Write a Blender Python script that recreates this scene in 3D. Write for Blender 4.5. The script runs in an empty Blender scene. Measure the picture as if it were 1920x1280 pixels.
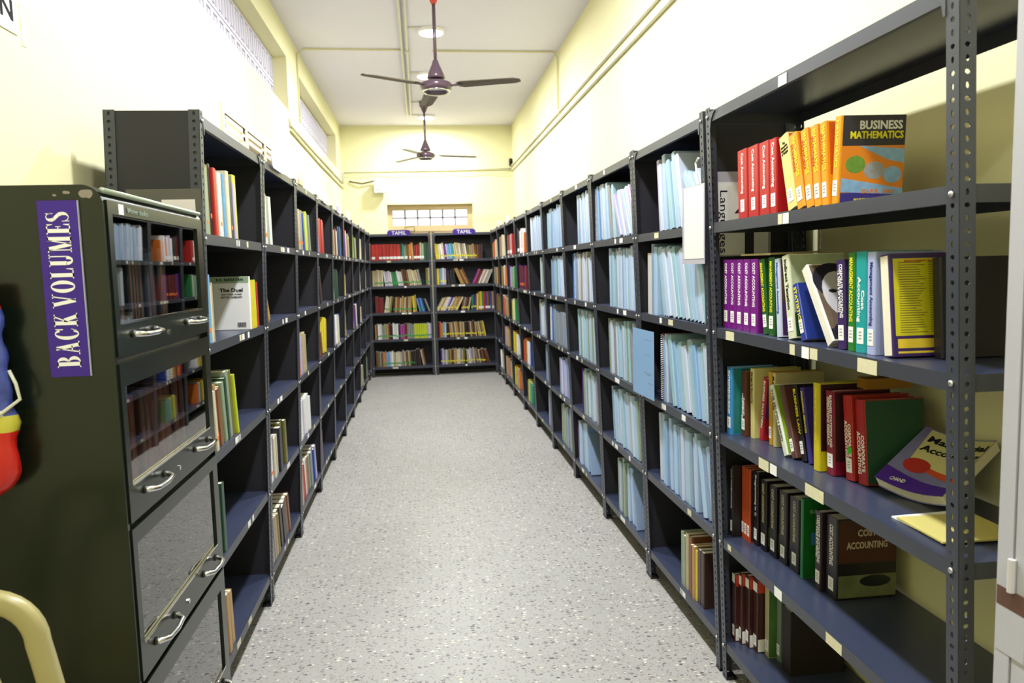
import bpy, math, random
from mathutils import Matrix, Vector
C = bpy.context.scene.collection
S = bpy.context.scene
random.seed(7)
PI = math.pi

# ------------------------------------------------------------------ camera, world, exposure
CAM_YAW, CAM_PITCH, CAM_ROLL, CAM_H, CAM_F = .1175, .098, -.0261, 1.5778, 1425.3


def cam_ray(u, v):
    c, s = math.cos(CAM_ROLL), math.sin(CAM_ROLL)
    u, v = u*c + v*s, -u*s + v*c
    c, s = math.cos(CAM_PITCH), math.sin(CAM_PITCH)
    y, z = c - v*s, -s - v*c
    c, s = math.cos(CAM_YAW), math.sin(CAM_YAW)
    return Vector((u*c + y*s, -u*s + y*c, z))


fwd = cam_ray(0, 0)
right = (cam_ray(1, 0) - fwd).normalized()
upv = (fwd - cam_ray(0, 1)).normalized()
cd = bpy.data.cameras.new('camera')
cd.lens = CAM_F / 1920 * 36
cd.sensor_width = 36
cd.clip_start = .05
cd.dof.use_dof = True
cd.dof.focus_distance = 2.6
cd.dof.aperture_fstop = 5.0
cam = bpy.data.objects.new('camera', cd)
C.objects.link(cam)
cam.matrix_world = Matrix(((right.x, upv.x, -fwd.x, 0), (right.y, upv.y, -fwd.y, 0),
                           (right.z, upv.z, -fwd.z, CAM_H), (0, 0, 0, 1)))
S.camera = cam
w = bpy.data.worlds.new('world')
w.use_nodes = True
w.node_tree.nodes['Background'].inputs[0].default_value = (.9, .95, 1, 1)
w.node_tree.nodes['Background'].inputs[1].default_value = .3
S.world = w
S.view_settings.view_transform = 'Standard'
S.view_settings.look = 'None'
S.view_settings.gamma = 1
S.view_settings.exposure = 0.42
S.view_settings.use_curve_mapping = False
S.cycles.use_denoising = True
S.cycles.max_bounces = 8
S.cycles.sample_clamp_indirect = 6
LAMP_W = 52.0          # watts of one ceiling lamp

# ------------------------------------------------------------------ materials
MATS = {}


def lin(h):
    h = h.lstrip('#')
    o = []
    for i in (0, 2, 4):
        c = int(h[i:i+2], 16) / 255
        o.append(c/12.92 if c <= .04045 else ((c+.055)/1.055)**2.4)
    return (*o, 1)


def mat(name, col, rough=.5, metal=0, spec=.5, emit=0, noise=0, nscale=8, bump=0, alpha=None, coat=0):
    if name in MATS:
        return MATS[name]
    m = bpy.data.materials.new(name)
    m.use_nodes = True
    nt = m.node_tree
    b = nt.nodes['Principled BSDF']
    c = lin(col) if isinstance(col, str) else (*col, 1)
    b.inputs['Base Color'].default_value = c
    b.inputs['Roughness'].default_value = rough
    b.inputs['Metallic'].default_value = metal
    b.inputs['Specular IOR Level'].default_value = spec
    if coat:
        b.inputs['Coat Weight'].default_value = coat
        b.inputs['Coat Roughness'].default_value = .12
    if emit:
        b.inputs['Emission Color'].default_value = c
        b.inputs['Emission Strength'].default_value = emit
    if alpha is not None:
        b.inputs['Alpha'].default_value = alpha
    if noise or bump:
        tc = nt.nodes.new('ShaderNodeTexCoord')
        nz = nt.nodes.new('ShaderNodeTexNoise')
        nz.inputs['Scale'].default_value = nscale
        nz.inputs['Detail'].default_value = 4
        nt.links.new(tc.outputs['Object'], nz.inputs['Vector'])
        if noise:
            mx = nt.nodes.new('ShaderNodeMix')
            mx.data_type = 'RGBA'
            mx.inputs[6].default_value = tuple(x*(1-noise) for x in c[:3]) + (1,)
            mx.inputs[7].default_value = tuple(min(1, x*(1+noise)) for x in c[:3]) + (1,)
            nt.links.new(nz.outputs['Fac'], mx.inputs[0])
            nt.links.new(mx.outputs[2], b.inputs['Base Color'])
        if bump:
            bp = nt.nodes.new('ShaderNodeBump')
            bp.inputs['Strength'].default_value = bump
            bp.inputs['Distance'].default_value = .01
            nt.links.new(nz.outputs['Fac'], bp.inputs['Height'])
            nt.links.new(bp.outputs['Normal'], b.inputs['Normal'])
    MATS[name] = m
    return m


def terrazzo():
    m = bpy.data.materials.new('terrazzo')
    m.use_nodes = True
    nt = m.node_tree
    b = nt.nodes['Principled BSDF']
    tc = nt.nodes.new('ShaderNodeTexCoord')
    base = lin('#c8c6bf')
    prev = None
    # large soft cloud in the cement
    nz = nt.nodes.new('ShaderNodeTexNoise')
    nz.inputs['Scale'].default_value = 2.2
    nz.inputs['Detail'].default_value = 3
    nt.links.new(tc.outputs['Object'], nz.inputs['Vector'])
    mx = nt.nodes.new('ShaderNodeMix')
    mx.data_type = 'RGBA'
    mx.inputs[6].default_value = lin('#9f9d97')
    mx.inputs[7].default_value = lin('#adaaa4')
    nt.links.new(nz.outputs['Fac'], mx.inputs[0])
    prev = mx.outputs[2]
    layers = [(34, .34, .36, '#4d4a52', '#857c78', 1.6), (62, .36, .40, '#6d6662', '#9a8d86', 1.3),
              (34, .28, .32, '#d5d3cb', '#c9c3ac', 1.5), (100, .36, .45, '#7c7a75', '#98968c', 1.2)]
    for i, (sc, keep, rad, c1, c2, sq) in enumerate(layers):
        mp = nt.nodes.new('ShaderNodeMapping')
        mp.inputs['Location'].default_value = (i*3.7, i*1.3, 0)
        mp.inputs['Rotation'].default_value = (0, 0, i*.8)
        mp.inputs['Scale'].default_value = (1, sq, 1)
        nt.links.new(tc.outputs['Object'], mp.inputs['Vector'])
        wz = nt.nodes.new('ShaderNodeTexNoise')
        wz.inputs['Scale'].default_value = sc*.7
        nt.links.new(mp.outputs['Vector'], wz.inputs['Vector'])
        ad = nt.nodes.new('ShaderNodeVectorMath')
        ad.operation = 'MULTIPLY_ADD'
        ad.inputs[1].default_value = (.02, .02, 0)
        nt.links.new(wz.outputs['Color'], ad.inputs[0])
        nt.links.new(mp.outputs['Vector'], ad.inputs[2])
        vo = nt.nodes.new('ShaderNodeTexVoronoi')
        vo.voronoi_dimensions = '2D'
        vo.inputs['Scale'].default_value = sc
        nt.links.new(ad.outputs[0], vo.inputs['Vector'])
        sp = nt.nodes.new('ShaderNodeSeparateColor')
        nt.links.new(vo.outputs['Color'], sp.inputs[0])
        l1 = nt.nodes.new('ShaderNodeMath')
        l1.operation = 'LESS_THAN'
        l1.inputs[1].default_value = keep
        nt.links.new(sp.outputs[0], l1.inputs[0])
        rr = nt.nodes.new('ShaderNodeMath')
        rr.operation = 'MULTIPLY'
        rr.inputs[1].default_value = rad
        nt.links.new(sp.outputs[1], rr.inputs[0])
        l2 = nt.nodes.new('ShaderNodeMath')
        l2.operation = 'LESS_THAN'
        nt.links.new(vo.outputs['Distance'], l2.inputs[0])
        nt.links.new(rr.outputs[0], l2.inputs[1])
        mu = nt.nodes.new('ShaderNodeMath')
        mu.operation = 'MULTIPLY'
        nt.links.new(l1.outputs[0], mu.inputs[0])
        nt.links.new(l2.outputs[0], mu.inputs[1])
        cm = nt.nodes.new('ShaderNodeMix')
        cm.data_type = 'RGBA'
        cm.inputs[6].default_value = lin(c1)
        cm.inputs[7].default_value = lin(c2)
        nt.links.new(sp.outputs[2], cm.inputs[0])
        fm = nt.nodes.new('ShaderNodeMix')
        fm.data_type = 'RGBA'
        nt.links.new(mu.outputs[0], fm.inputs[0])
        nt.links.new(prev, fm.inputs[6])
        nt.links.new(cm.outputs[2], fm.inputs[7])
        prev = fm.outputs[2]
    nt.links.new(prev, b.inputs['Base Color'])
    b.inputs['Roughness'].default_value = .42
    b.inputs['Specular IOR Level'].default_value = .4
    return m


def glass_mat(name, tint=(1, 1, 1), lo=.10, ior=1.6):
    m = bpy.data.materials.new(name)
    m.use_nodes = True
    nt = m.node_tree
    nt.nodes.clear()
    out = nt.nodes.new('ShaderNodeOutputMaterial')
    tr = nt.nodes.new('ShaderNodeBsdfTransparent')
    tr.inputs[0].default_value = (*tint, 1)
    gl = nt.nodes.new('ShaderNodeBsdfGlossy')
    gl.inputs['Roughness'].default_value = .015
    fr = nt.nodes.new('ShaderNodeFresnel')
    fr.inputs[0].default_value = ior
    ad = nt.nodes.new('ShaderNodeMath')
    ad.operation = 'ADD'
    ad.inputs[1].default_value = lo
    ad.use_clamp = True
    nt.links.new(fr.outputs[0], ad.inputs[0])
    mx = nt.nodes.new('ShaderNodeMixShader')
    ge = nt.nodes.new('ShaderNodeNewGeometry')      # reflect once, on the outer face of the sheet
    inv = nt.nodes.new('ShaderNodeMath')
    inv.operation = 'SUBTRACT'
    inv.inputs[0].default_value = 1
    nt.links.new(ge.outputs['Backfacing'], inv.inputs[1])
    fm = nt.nodes.new('ShaderNodeMath')
    fm.operation = 'MULTIPLY'
    nt.links.new(ad.outputs[0], fm.inputs[0])
    nt.links.new(inv.outputs[0], fm.inputs[1])
    nt.links.new(fm.outputs[0], mx.inputs[0])
    nt.links.new(tr.outputs[0], mx.inputs[1])
    nt.links.new(gl.outputs[0], mx.inputs[2])
    nt.links.new(mx.outputs[0], out.inputs[0])
    return m


WALL = mat('wall_paint', '#ebe6b8', .75, spec=.25, noise=.02, nscale=1.5)
CEIL = mat('ceiling_paint', '#e8e4f4', .85, spec=.2, noise=.015, nscale=2)
FLOOR = terrazzo()
STEEL = mat('slate_enamel', '#3a3d47', .38, spec=.55, noise=.08, nscale=9, bump=.02)
STEEL2 = mat('slate_enamel_shelf', '#383e54', .30, spec=.6, noise=.08, nscale=7)
SHEET = mat('dark_sheet_steel', '#28272d', .5, spec=.4, noise=.06, nscale=4)
BOLT = mat('zinc_bolt', '#c9c9c9', .3, metal=.9)
GREEN = mat('green_enamel', '#121a10', .25, spec=.45, noise=.12, nscale=3, coat=.1)
CHROME = mat('chrome', '#d8d8d8', .12, metal=1)
GLASS = glass_mat('door_glass', (.93, .96, .94), .2, 1.6)
PLASTIC_CLEAR = glass_mat('clear_plastic', (.97, .97, .97), .10, 1.35)
PAGES = mat('page_edges', '#e6dfcb', .85, spec=.1, noise=.06, nscale=120)
STICK = mat('white_sticker', '#f1f0ec', .6, spec=.3)
OLDTAPE = mat('cream_old_label', '#d8d2b0', .7, spec=.2, noise=.15, nscale=60)
ORANGE = mat('orange_dot', '#f07a2a', .6)
INK = mat('black_ink', '#1b1a20', .7, spec=.1)
PURPLE = mat('purple_sign', '#3c1a8c', .3, spec=.4)
WHITE = mat('white_print', '#f4f3ee', .6)
YELLOWP = mat('yellow_print', '#f2e21c', .5)
PVC = mat('pale_pvc', '#dad6c4', .5, spec=.3)
PVCY = mat('painted_pvc', '#d9d2a4', .5, spec=.3)
FANB = mat('brown_fan_enamel', '#5a4653', .25, spec=.6, metal=.2)
BLADE = mat('brown_fan_blade', '#6a5d52', .35, spec=.5, metal=.2)
BLACK = mat('black_plastic', '#151318', .4)
LAMPM = mat('lamp_diffuser', '#ffffff', .5, emit=9)
WINW = mat('daylit_glass', '#f7f5fb', .3, emit=.8)
BLOCK = mat('white_lattice_block', '#cdc9d8', .45, emit=.04, noise=.03)
CREAMW = mat('cream_window_paint', '#e9dcc0', .5, spec=.3)
SUNLIT = mat('bright_pane', '#ffffff', .3, emit=1.1)
CHAIRM = mat('cream_chair_plastic', '#a89e6a', .32, spec=.5, noise=.03, nscale=20)
DOORW = mat('white_gloss_paint', '#b4b3bb', .35, spec=.4, noise=.03, nscale=10)
RUST = mat('brown_hinge', '#5b3d30', .6, noise=.2, nscale=60)

# ------------------------------------------------------------------ mesh helpers


class MB:
    def __init__(s):
        s.v, s.f, s.m = [], [], []

    def add(s, vs, fs, m=0):
        k = len(s.v)
        s.v += [tuple(p) for p in vs]
        for f in fs:
            s.f.append(tuple(k+i for i in f))
            s.m.append(m)
        return s

    def box(s, x0, x1, y0, y1, z0, z1, m=0, M=None):
        v = [(x0, y0, z0), (x1, y0, z0), (x1, y1, z0), (x0, y1, z0), (x0, y0, z1), (x1, y0, z1), (x1, y1, z1), (x0, y1, z1)]
        if M:
            v = [M @ Vector(p) for p in v]
        return s.add(v, [(0, 3, 2, 1), (4, 5, 6, 7), (0, 1, 5, 4), (1, 2, 6, 5), (2, 3, 7, 6), (3, 0, 4, 7)], m)

    def prism(s, poly, axis, a, b, m=0):
        """poly: list of 2d points, extruded along axis from a to b"""
        n = len(poly)

        def P(p, t):
            return {'x': (t, p[0], p[1]), 'y': (p[0], t, p[1]), 'z': (p[0], p[1], t)}[axis]
        vs = [P(p, a) for p in poly] + [P(p, b) for p in poly]
        fs = [tuple(range(n-1, -1, -1)), tuple(range(n, 2*n))] + [(i, (i+1) % n, n+(i+1) % n, n+i) for i in range(n)]
        return s.add(vs, fs, m)

    def tube(s, pts, r, n=8, m=0, closed=False):
        pts = [Vector(p) for p in pts]
        k = len(s.v)
        rs = r if isinstance(r, (list, tuple)) else [r]*len(pts)
        ref = None
        for i, p in enumerate(pts):
            d = (pts[min(i+1, len(pts)-1)] - pts[max(i-1, 0)]).normalized()
            if ref is None:
                ref = Vector((0, 0, 1)) if abs(d.z) < .9 else Vector((1, 0, 0))
            a = d.cross(ref).normalized()
            bb = a.cross(d).normalized()
            ref = bb
            for j in range(n):
                t = 2*PI*j/n
                s.v.append(tuple(p + a*math.cos(t)*rs[i] + bb*math.sin(t)*rs[i]))
        for i in range(len(pts)-1):
            for j in range(n):
                s.f.append((k+i*n+j, k+i*n+(j+1) % n, k+(i+1)*n+(j+1) % n, k+(i+1)*n+j))
                s.m.append(m)
        s.f.append(tuple(k+j for j in range(n-1, -1, -1)))
        s.m.append(m)
        e = k+(len(pts)-1)*n
        s.f.append(tuple(e+j for j in range(n)))
        s.m.append(m)
        return s

    def lathe(s, prof, n=24, m=0, c=(0, 0, 0)):
        k = len(s.v)
        for r, z in prof:
            for j in range(n):
                t = 2*PI*j/n
                s.v.append((c[0]+r*math.cos(t), c[1]+r*math.sin(t), c[2]+z))
        for i in range(len(prof)-1):
            for j in range(n):
                s.f.append((k+i*n+j, k+i*n+(j+1) % n, k+(i+1)*n+(j+1) % n, k+(i+1)*n+j))
                s.m.append(m)
        s.f.append(tuple(k+j for j in range(n-1, -1, -1)))
        s.m.append(m)
        e = k+(len(prof)-1)*n
        s.f.append(tuple(e+j for j in range(n)))
        s.m.append(m)
        return s

    def mesh(s, name, mats, fn=None, smooth=False):
        me = bpy.data.meshes.new(name)
        vs = [fn(p) for p in s.v] if fn else s.v
        me.from_pydata(vs, [], s.f)
        for m in (mats if isinstance(mats, (list, tuple)) else [mats]):
            me.materials.append(m)
        me.polygons.foreach_set('material_index', s.m)
        if smooth:
            me.polygons.foreach_set('use_smooth', [True]*len(s.f))
        me.update()
        return me

    def build(s, name, mats, parent=None, fn=None, smooth=False, M=None):
        return link(name, s.mesh(name, mats, fn, smooth), parent, M)


def link(name, data, parent=None, M=None):
    o = bpy.data.objects.new(name, data)
    C.objects.link(o)
    if parent:
        o.parent = parent
    if M is not None:
        o.matrix_local = M
    return o


def thing(name, label, cat, M=None, group=None, data=None):
    o = bpy.data.objects.new(name, data)
    C.objects.link(o)
    if data is None:
        o.empty_display_size = .05
    if M is not None:
        o.matrix_world = M
    o['label'] = label
    o['category'] = cat
    if group:
        o['group'] = group
    return o


def tag(o, label, cat, group=None):
    o['label'] = label
    o['category'] = cat
    if group:
        o['group'] = group
    return o


def struct(name, mb, m, smooth=False):
    o = mb.build(name, m, smooth=smooth)
    o['kind'] = 'structure'
    return o


def T(x, y, z):
    return Matrix.Translation((x, y, z))


def Rz(a):
    return Matrix.Rotation(a, 4, 'Z')


def Ry(a):
    return Matrix.Rotation(a, 4, 'Y')


def Rx(a):
    return Matrix.Rotation(a, 4, 'X')


def basis(X, Y, o=(0, 0, 0)):
    X, Y = Vector(X).normalized(), Vector(Y).normalized()
    Z = X.cross(Y)
    return Matrix(((X.x, Y.x, Z.x, o[0]), (X.y, Y.y, Z.y, o[1]), (X.z, Y.z, Z.z, o[2]), (0, 0, 0, 1)))


TXT = {}


def text_mesh(s, bold, m):
    k = (s, bold, m.name)
    if k not in TXT:
        cu = bpy.data.curves.new('lettering', 'FONT')
        cu.body = s
        cu.size = 1
        cu.align_x = 'CENTER'
        cu.align_y = 'CENTER'
        cu.offset = bold
        cu.resolution_u = 2
        cu.extrude = .012
        cu.space_line = .9
        ob = bpy.data.objects.new('lettering', cu)
        C.objects.link(ob)
        dg = bpy.context.evaluated_depsgraph_get()
        dg.update()
        me = bpy.data.meshes.new_from_object(ob.evaluated_get(dg))
        bpy.data.objects.remove(ob)
        bpy.data.curves.remove(cu)
        xs = [v.co.x for v in me.vertices]
        ys = [v.co.y for v in me.vertices]
        cx, cy = (max(xs)+min(xs))/2, (max(ys)+min(ys))/2
        wd, hg = max(xs)-min(xs), max(ys)-min(ys)
        for v in me.vertices:
            v.co.x -= cx
            v.co.y -= cy
        me.materials.clear()
        me.materials.append(m)
        TXT[k] = (me, wd, hg)
    return TXT[k]


def text(parent, s, X, Y, at, length, height, m, bold=.01, name='title_text'):
    """lettering centred at 'at', reading along X, letter tops towards Y, fitted in length x height"""
    me, wd, hg = text_mesh(s, bold, m)
    M = basis(X, Y, at) @ Matrix.Diagonal((length/wd, height/hg, .03, 1))
    return link(name, me, parent, M)


# ------------------------------------------------------------------ room shell
XL, XR, YB, YF, ZC = -1.1, 1.453, 11.68, -3.4, 3.71
TH = .24
struct('floor', MB().box(XL-TH, XR+TH, YF-TH, YB+TH, -.1, 0), FLOOR)
struct('ceiling', MB().box(XL-TH, XR+TH, YF-TH, YB+TH, ZC, ZC+.12), CEIL)
mb = MB()
# left wall with two long ventilator openings and a shuttered window
WA = (2.9, 7.09, 3.0, 3.47)
WB = (7.78, 11.05, 3.0, 3.46)
WC = (4.62, 6.42, 1.35, 2.56)
for y0, y1, z0, z1 in [(YF, YB, 3.47, ZC), (YF, WC[0], 0, 3.0), (WC[0], WC[1], 0, WC[2]), (WC[0], WC[1], WC[3], 3.0),
                       (WC[1], YB, 0, 3.0), (YF, WA[0], 3.0, 3.47), (WA[1], WB[0], 3.0, 3.47), (WB[1], YB, 3.0, 3.47)]:
    mb.box(XL-TH, XL, y0, y1, z0, z1)
struct('wall_left', mb, WALL)
struct('wall_right', MB().box(XR, XR+TH, YF, YB, 0, ZC), WALL)
BW = (-.455, .83, 1.95, 2.55)
mb = MB()
for x0, x1, z0, z1 in [(XL-TH, BW[0], 0, ZC), (BW[1], XR+TH, 0, ZC), (BW[0], BW[1], 0, BW[2]), (BW[0], BW[1], BW[3], ZC)]:
    mb.box(x0, x1, YB, YB+TH, z0, z1)
struct('wall_back', mb, WALL)
struct('wall_front', MB().box(XL-TH, XR+TH, YF-TH, YF, 0, ZC), WALL)


def lattice(name, y0, y1, z0, z1, label):
    """two courses of pale grooved blocks set back in the wall opening"""
    root = thing(name, '', '')
    del root['label']
    del root['category']
    root['kind'] = 'structure'
    xf = XL-.12
    n = int(round((y1-y0)/.155))
    py, pz = (y1-y0)/n, (z1-z0)/2
    m1, m2 = MB(), MB()
    for r in range(2):
        for k in range(n):
            a, b = y0+k*py+.004, y0+(k+1)*py-.004
            c, d = z0+r*pz+.004, z0+(r+1)*pz-.004
            m1.box(xf-.06, xf-.012, a, b, c, d)
            # raised frame and ribs of each block
            for (p, q, s_, t) in [(a, b, c, c+.022), (a, b, d-.022, d), (a, a+.02, c+.022, d-.022), (b-.02, b, c+.022, d-.022),
                                  ((a+b)/2-.016, (a+b)/2+.016, c+.04, d-.04)]:
                m1.box(xf-.012, xf, p, q, s_, t)
    m2.box(xf-.075, xf-.06, y0, y1, z0, z1)
    m1.build('lattice_blocks', BLOCK, root)
    m2.build('mortar_backing', mat('lattice_joint', '#8f8b9a', .8), root)
    return root


lattice('window_1', *WA, '')
lattice('window_2', *WB, '')


def shuttered_window():
    root = link('window_3', None)
    root['kind'] = 'structure'
    y0, y1, z0, z1 = WC
    x = XL
    f = MB()
    t = .05
    f.box(x-.08, x+.012, y0, y1, z1-t, z1)
    f.box(x-.08, x+.012, y0, y1, z0, z0+t)
    ed = [y0, y0+.62, y0+1.22, y1]
    for i, e in enumerate(ed):
        a = e if i == 0 else e - (t if i == 3 else t/2)
        f.box(x-.08, x+.012, a, a+t, z0+t, z1-t)
    f.build('window_frame', CREAMW, root)
    for i in range(3):
        a, b = ed[i]+(t if i == 0 else t/2)+.004, ed[i+1]-(t if i == 2 else t/2)-.004
        s = MB()
        zt = z1-t-.004
        for c, d in [(zt-.03, zt), (2.43, 2.455), (1.95, 2.0), (z0+t+.004, z0+t+.06)]:
            s.box(x-.05, x+.004, a, b, c, d)
        s.box(x-.05, x+.004, a, a+.045, z0+t+.004, zt)
        s.box(x-.05, x+.004, b-.045, b, z0+t+.004, zt)
        sh = s.build('shutter', CREAMW, root)
        g = MB()
        g.box(x-.035, x-.028, a+.045, b-.045, z0+t+.06, zt-.03)
        g.build('pane', SUNLIT if i == 0 else CREAMW, sh)


shuttered_window()


def back_window():
    root = link('window_4', None)
    root['kind'] = 'structure'
    x0, x1, z0, z1 = BW
    tan = mat('tan_window_frame', '#cdb68a', .6, spec=.2)
    yf = YB+.10
    f = MB()
    px0, px1, pz0, pz1 = -.385, .755, 2.235, 2.475
    f.box(x0, x1, yf, yf+.05, pz1, z1)
    f.box(x0, px0, yf, yf+.05, z0, pz1)
    f.box(px1, x1, yf, yf+.05, z0, pz1)
    f.box(px0, px1, yf, yf+.05, 2.15, pz0)
    f.box(px0, px1, yf+.01, yf+.05, z0, 2.145)
    f.build('window_frame', tan, root)
    pw = (px1-px0)/6
    g = MB()
    for r in range(2):
        for k in range(6):
            a, b = px0+k*pw, px0+(k+1)*pw
            c, d = pz0+r*(pz1-pz0)/2, pz0+(r+1)*(pz1-pz0)/2
            g.box(a+.006, b-.006, yf+.02, yf+.026, c+.006, d-.006)
    g.build('pane', WINW, root)
    g = MB()
    for k in range(1, 6):
        g.box(px0+k*pw-.012, px0+k*pw+.012, yf+.012, yf+.03, pz0, pz1)
    g.box(px0, px1, yf+.012, yf+.03, (pz0+pz1)/2-.012, (pz0+pz1)/2+.012)
    g.build('muntins', mat('grey_muntin', '#8f8b90', .6), root)
    g = MB().tube([(-.2, yf-.004, 2.2), (-.2, yf-.04, 2.215), (-.06, yf-.04, 2.225), (-.06, yf-.03, 2.14)], .007)
    g.build('latch', mat('old_brass', '#8a7740', .5, metal=.4), root)


back_window()

# ------------------------------------------------------------------ lamps, fans, conduits


def lamp(x, y, label, pw=1):
    root = thing('ceiling_lamp', label, 'ceiling light', T(x, y, ZC), group='round lamps along the ceiling')
    MB().lathe([(.118, 0), (.12, -.012), (.116, -.03), (.106, -.034)], 32).build('rim', WHITE, root, smooth=True)
    MB().lathe([(.105, -.0345), (.104, -.038), (.06, -.0405)], 32).build('diffuser', LAMPM, root, smooth=True)
    ld = bpy.data.lights.new('lamp_light', 'AREA')
    ld.shape = 'DISK'
    ld.size = .2
    ld.energy = LAMP_W*pw
    ld.color = (.93, .96, 1)
    link('lamp_light', ld, root, T(0, 0, -.046))
    return root


LAMPS = [(.178, 7.08, 'round white ceiling lamp just beyond the rod of the nearer fan'),
         (.156, 8.64, 'round white ceiling lamp partly hidden behind the nearer fan motor'),
         (.166, 10.95, 'round white ceiling lamp closest to the end wall', .85),
         (.18, 4.6, 'round white ceiling lamp above the aisle, in front of both fans'),
         (.18, 2.7, 'round white ceiling lamp above the aisle beside the green cabinet'),
         (.18, .9, 'round white ceiling lamp overhead by the camera', .55),
         (.18, -1.2, 'round white ceiling lamp behind the camera', .6)]
for L in LAMPS:
    lamp(*L)


def fan(x, y, zh, angs, label, r=.66, pitch=-6):
    root = thing('ceiling_fan', label, 'fan', T(x, y, ZC), group='brown ceiling fans over the aisle')
    dz = zh-ZC
    MB().lathe([(.02, -.14), (.05, -.07), (.062, -.01), (.055, 0)], 24).build('ceiling_canopy', FANB, root, smooth=True)
    MB().tube([(0, 0, -.1), (0, 0, dz+.1)], .013, 12).build('rod', FANB, root, smooth=True)
    if y < 8:
        MB().lathe([(.017, -.16), (.03, -.135), (.03, -.12), (.017, -.11)], 16).build('rubber_ring', mat('red_rubber', '#c8443c', .5), root, smooth=True)
    MB().lathe([(.062, dz+.055), (.07, dz+.062), (.062, dz+.085), (.045, dz+.125), (.027, dz+.165), (.02, dz+.19)], 24).build('lower_cup', FANB, root, smooth=True)
    MB().lathe([(.03, dz-.062), (.075, dz-.056), (.095, dz-.04), (.118, dz-.02), (.122, dz+.005), (.115, dz+.022), (.075, dz+.04), (.03, dz+.05)], 32).build('motor', FANB, root, smooth=True)
    MB().lathe([(.098, dz-.047), (.104, dz-.04), (.104, dz-.03), (.098, dz-.026)], 32).build('motor_ring', CHROME, root, smooth=True)
    for a in angs:
        R = Rz(math.radians(a))
        b = MB()
        n = 12
        vs = []
        for i in range(n+1):
            q = i/n
            xx = .17+(r-.17)*q
            hw = (.068-.012*q) * (min(1, (1-q)*9+.55))
            if i == 0:
                hw = .04
            tw = math.radians(pitch)
            for sx, zz in ((-1, 0), (0, .007), (1, 0)):
                vs.append((xx, sx*hw*math.cos(tw), sx*hw*math.sin(tw)+zz-.012*q))
            for sx, zz in ((1, -.003), (0, .004), (-1, -.003)):
                vs.append((xx, sx*hw*math.cos(tw), sx*hw*math.sin(tw)+zz-.012*q))
        fs = []
        for i in range(n):
            for j in range(6):
                fs.append((i*6+j, i*6+(j+1) % 6, (i+1)*6+(j+1) % 6, (i+1)*6+j))
        fs += [tuple(range(5, -1, -1)), tuple(n*6+j for j in range(6))]
        b.add(vs, fs)
        bl = b.build('blade', BLADE, root, M=T(0, 0, dz) @ R)
        MB().box(.1, .2, -.02, .02, -.006, .0, M=None).build('blade_iron', FANB, bl)
    return root


fan(.1745, 5.94, 2.95, (218, 336, 97), 'brown three-blade ceiling fan, the nearer of two, hanging from a long rod', .66)
fan(.128, 10.03, 3.03, (7, 127, 247), 'brown three-blade ceiling fan near the end wall', .67, -2)


def conduit(label, paths, r, m, clips=()):
    mb = MB()
    for p in paths:
        mb.tube(p, r, 8)
    root = thing('cable_conduit', label, 'conduit')
    mb.build('tube', m, root, smooth=True)
    if clips:
        for (x, y, z) in clips:
            MB().box(x-.022, x+(.015 if x > 1 else .022), y-.022, y+.022, z-.022, z+.022).build('junction_clip', PVC, root)
    return root


xw = XL+.014
conduit('upper painted conduit along left wall to the far corner, below the ventilators', [[(xw, 7.05, 2.93), (xw, 7.05, 2.875), (xw, 11.66, 2.875)]], .013, PVC)
conduit('lower painted conduit along left wall, sagging just under the upper one', [[(xw, 7.06, 2.83), (xw, 9.1, 2.80), (xw, 11.66, 2.80)]], .013, PVCY)
xw = XR-.016
conduit('thick grey conduit along right wall, upper of the pair, ending at the black box', [[(xw, -3, 3.13), (xw, 7.69, 3.11), (xw, 11.6, 3.10)]], .014, PVC,
        [(xw, 7.69, 3.11)])
conduit('thick grey conduit along right wall, lower of the pair', [[(xw, -3, 3.02), (xw, 7.69, 3.03), (xw, 11.66, 3.03)]], .015, PVC)
conduit('thin conduit dropping down right wall from ceiling to the wall pair', [[(.2, 7.72, ZC-.012), (1.40, 7.72, ZC-.012), (xw, 7.71, ZC-.06), (xw, 7.7, 3.13)]], .009, PVCY)
xw = XL+.012
conduit('thin conduit crossing ceiling and dropping down the left wall between ventilators', [[(-.1, 7.69, ZC-.012), (-1.03, 7.68, ZC-.012), (xw, 7.67, ZC-.06), (xw, 7.65, 3.0)]], .008, PVCY)
for dx, lb in ((-.095, 'left tube of the cable pair running along the ceiling'), (-.045, 'right tube of the cable pair running along the ceiling')):
    conduit(lb, [[(dx, -3, ZC-.014), (dx, 10.9, ZC-.014)]], .012, PVC, [(dx, 7.72, ZC-.014)] if dx > -.09 else ())
for yy, tx in ((7.0, .07), (8.56, .05), (10.03, .1), (10.85, .06)):
    nm = {7.0: 'nearest visible lamp', 8.56: 'lamp behind the fan motor', 10.03: 'far fan canopy', 10.85: 'lamp closest to the end wall'}[yy]
    conduit('short branch conduit on ceiling feeding the ' + nm, [[(-.03, yy, ZC-.01), (tx, yy, ZC-.01)]], .007, PVC)
yw = YB-.014
conduit('horizontal conduit across the end wall above the window', [[(-1.085, yw, 2.88), (-1.085, yw, 3.02), (-1.06, yw, 3.045), (.3, yw, 3.05), (1.43, yw, 3.055)]], .016, PVC)
sag = [(-1.07+2.48*i/20, yw-.024, 3.02-.03*abs(math.sin(i*.75))-.005) for i in range(21)]
tag(MB().tube(sag, .005).build('cable', PVCY, smooth=True), 'thin loose cable sagging under the end wall conduit', 'cable')
cb = [(-.99, YB-.012, 2.90), (-.94, YB-.03, 2.885), (-.8, YB-.05, 2.86), (-.68, YB-.05, 2.885), (-.6, YB-.06, 2.905)]
tag(MB().tube(cb, .012).build('cable', mat('dark_cable', '#6b6040', .6), smooth=True), 'dark cable looping to the white box speaker on the end wall', 'cable')
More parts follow.
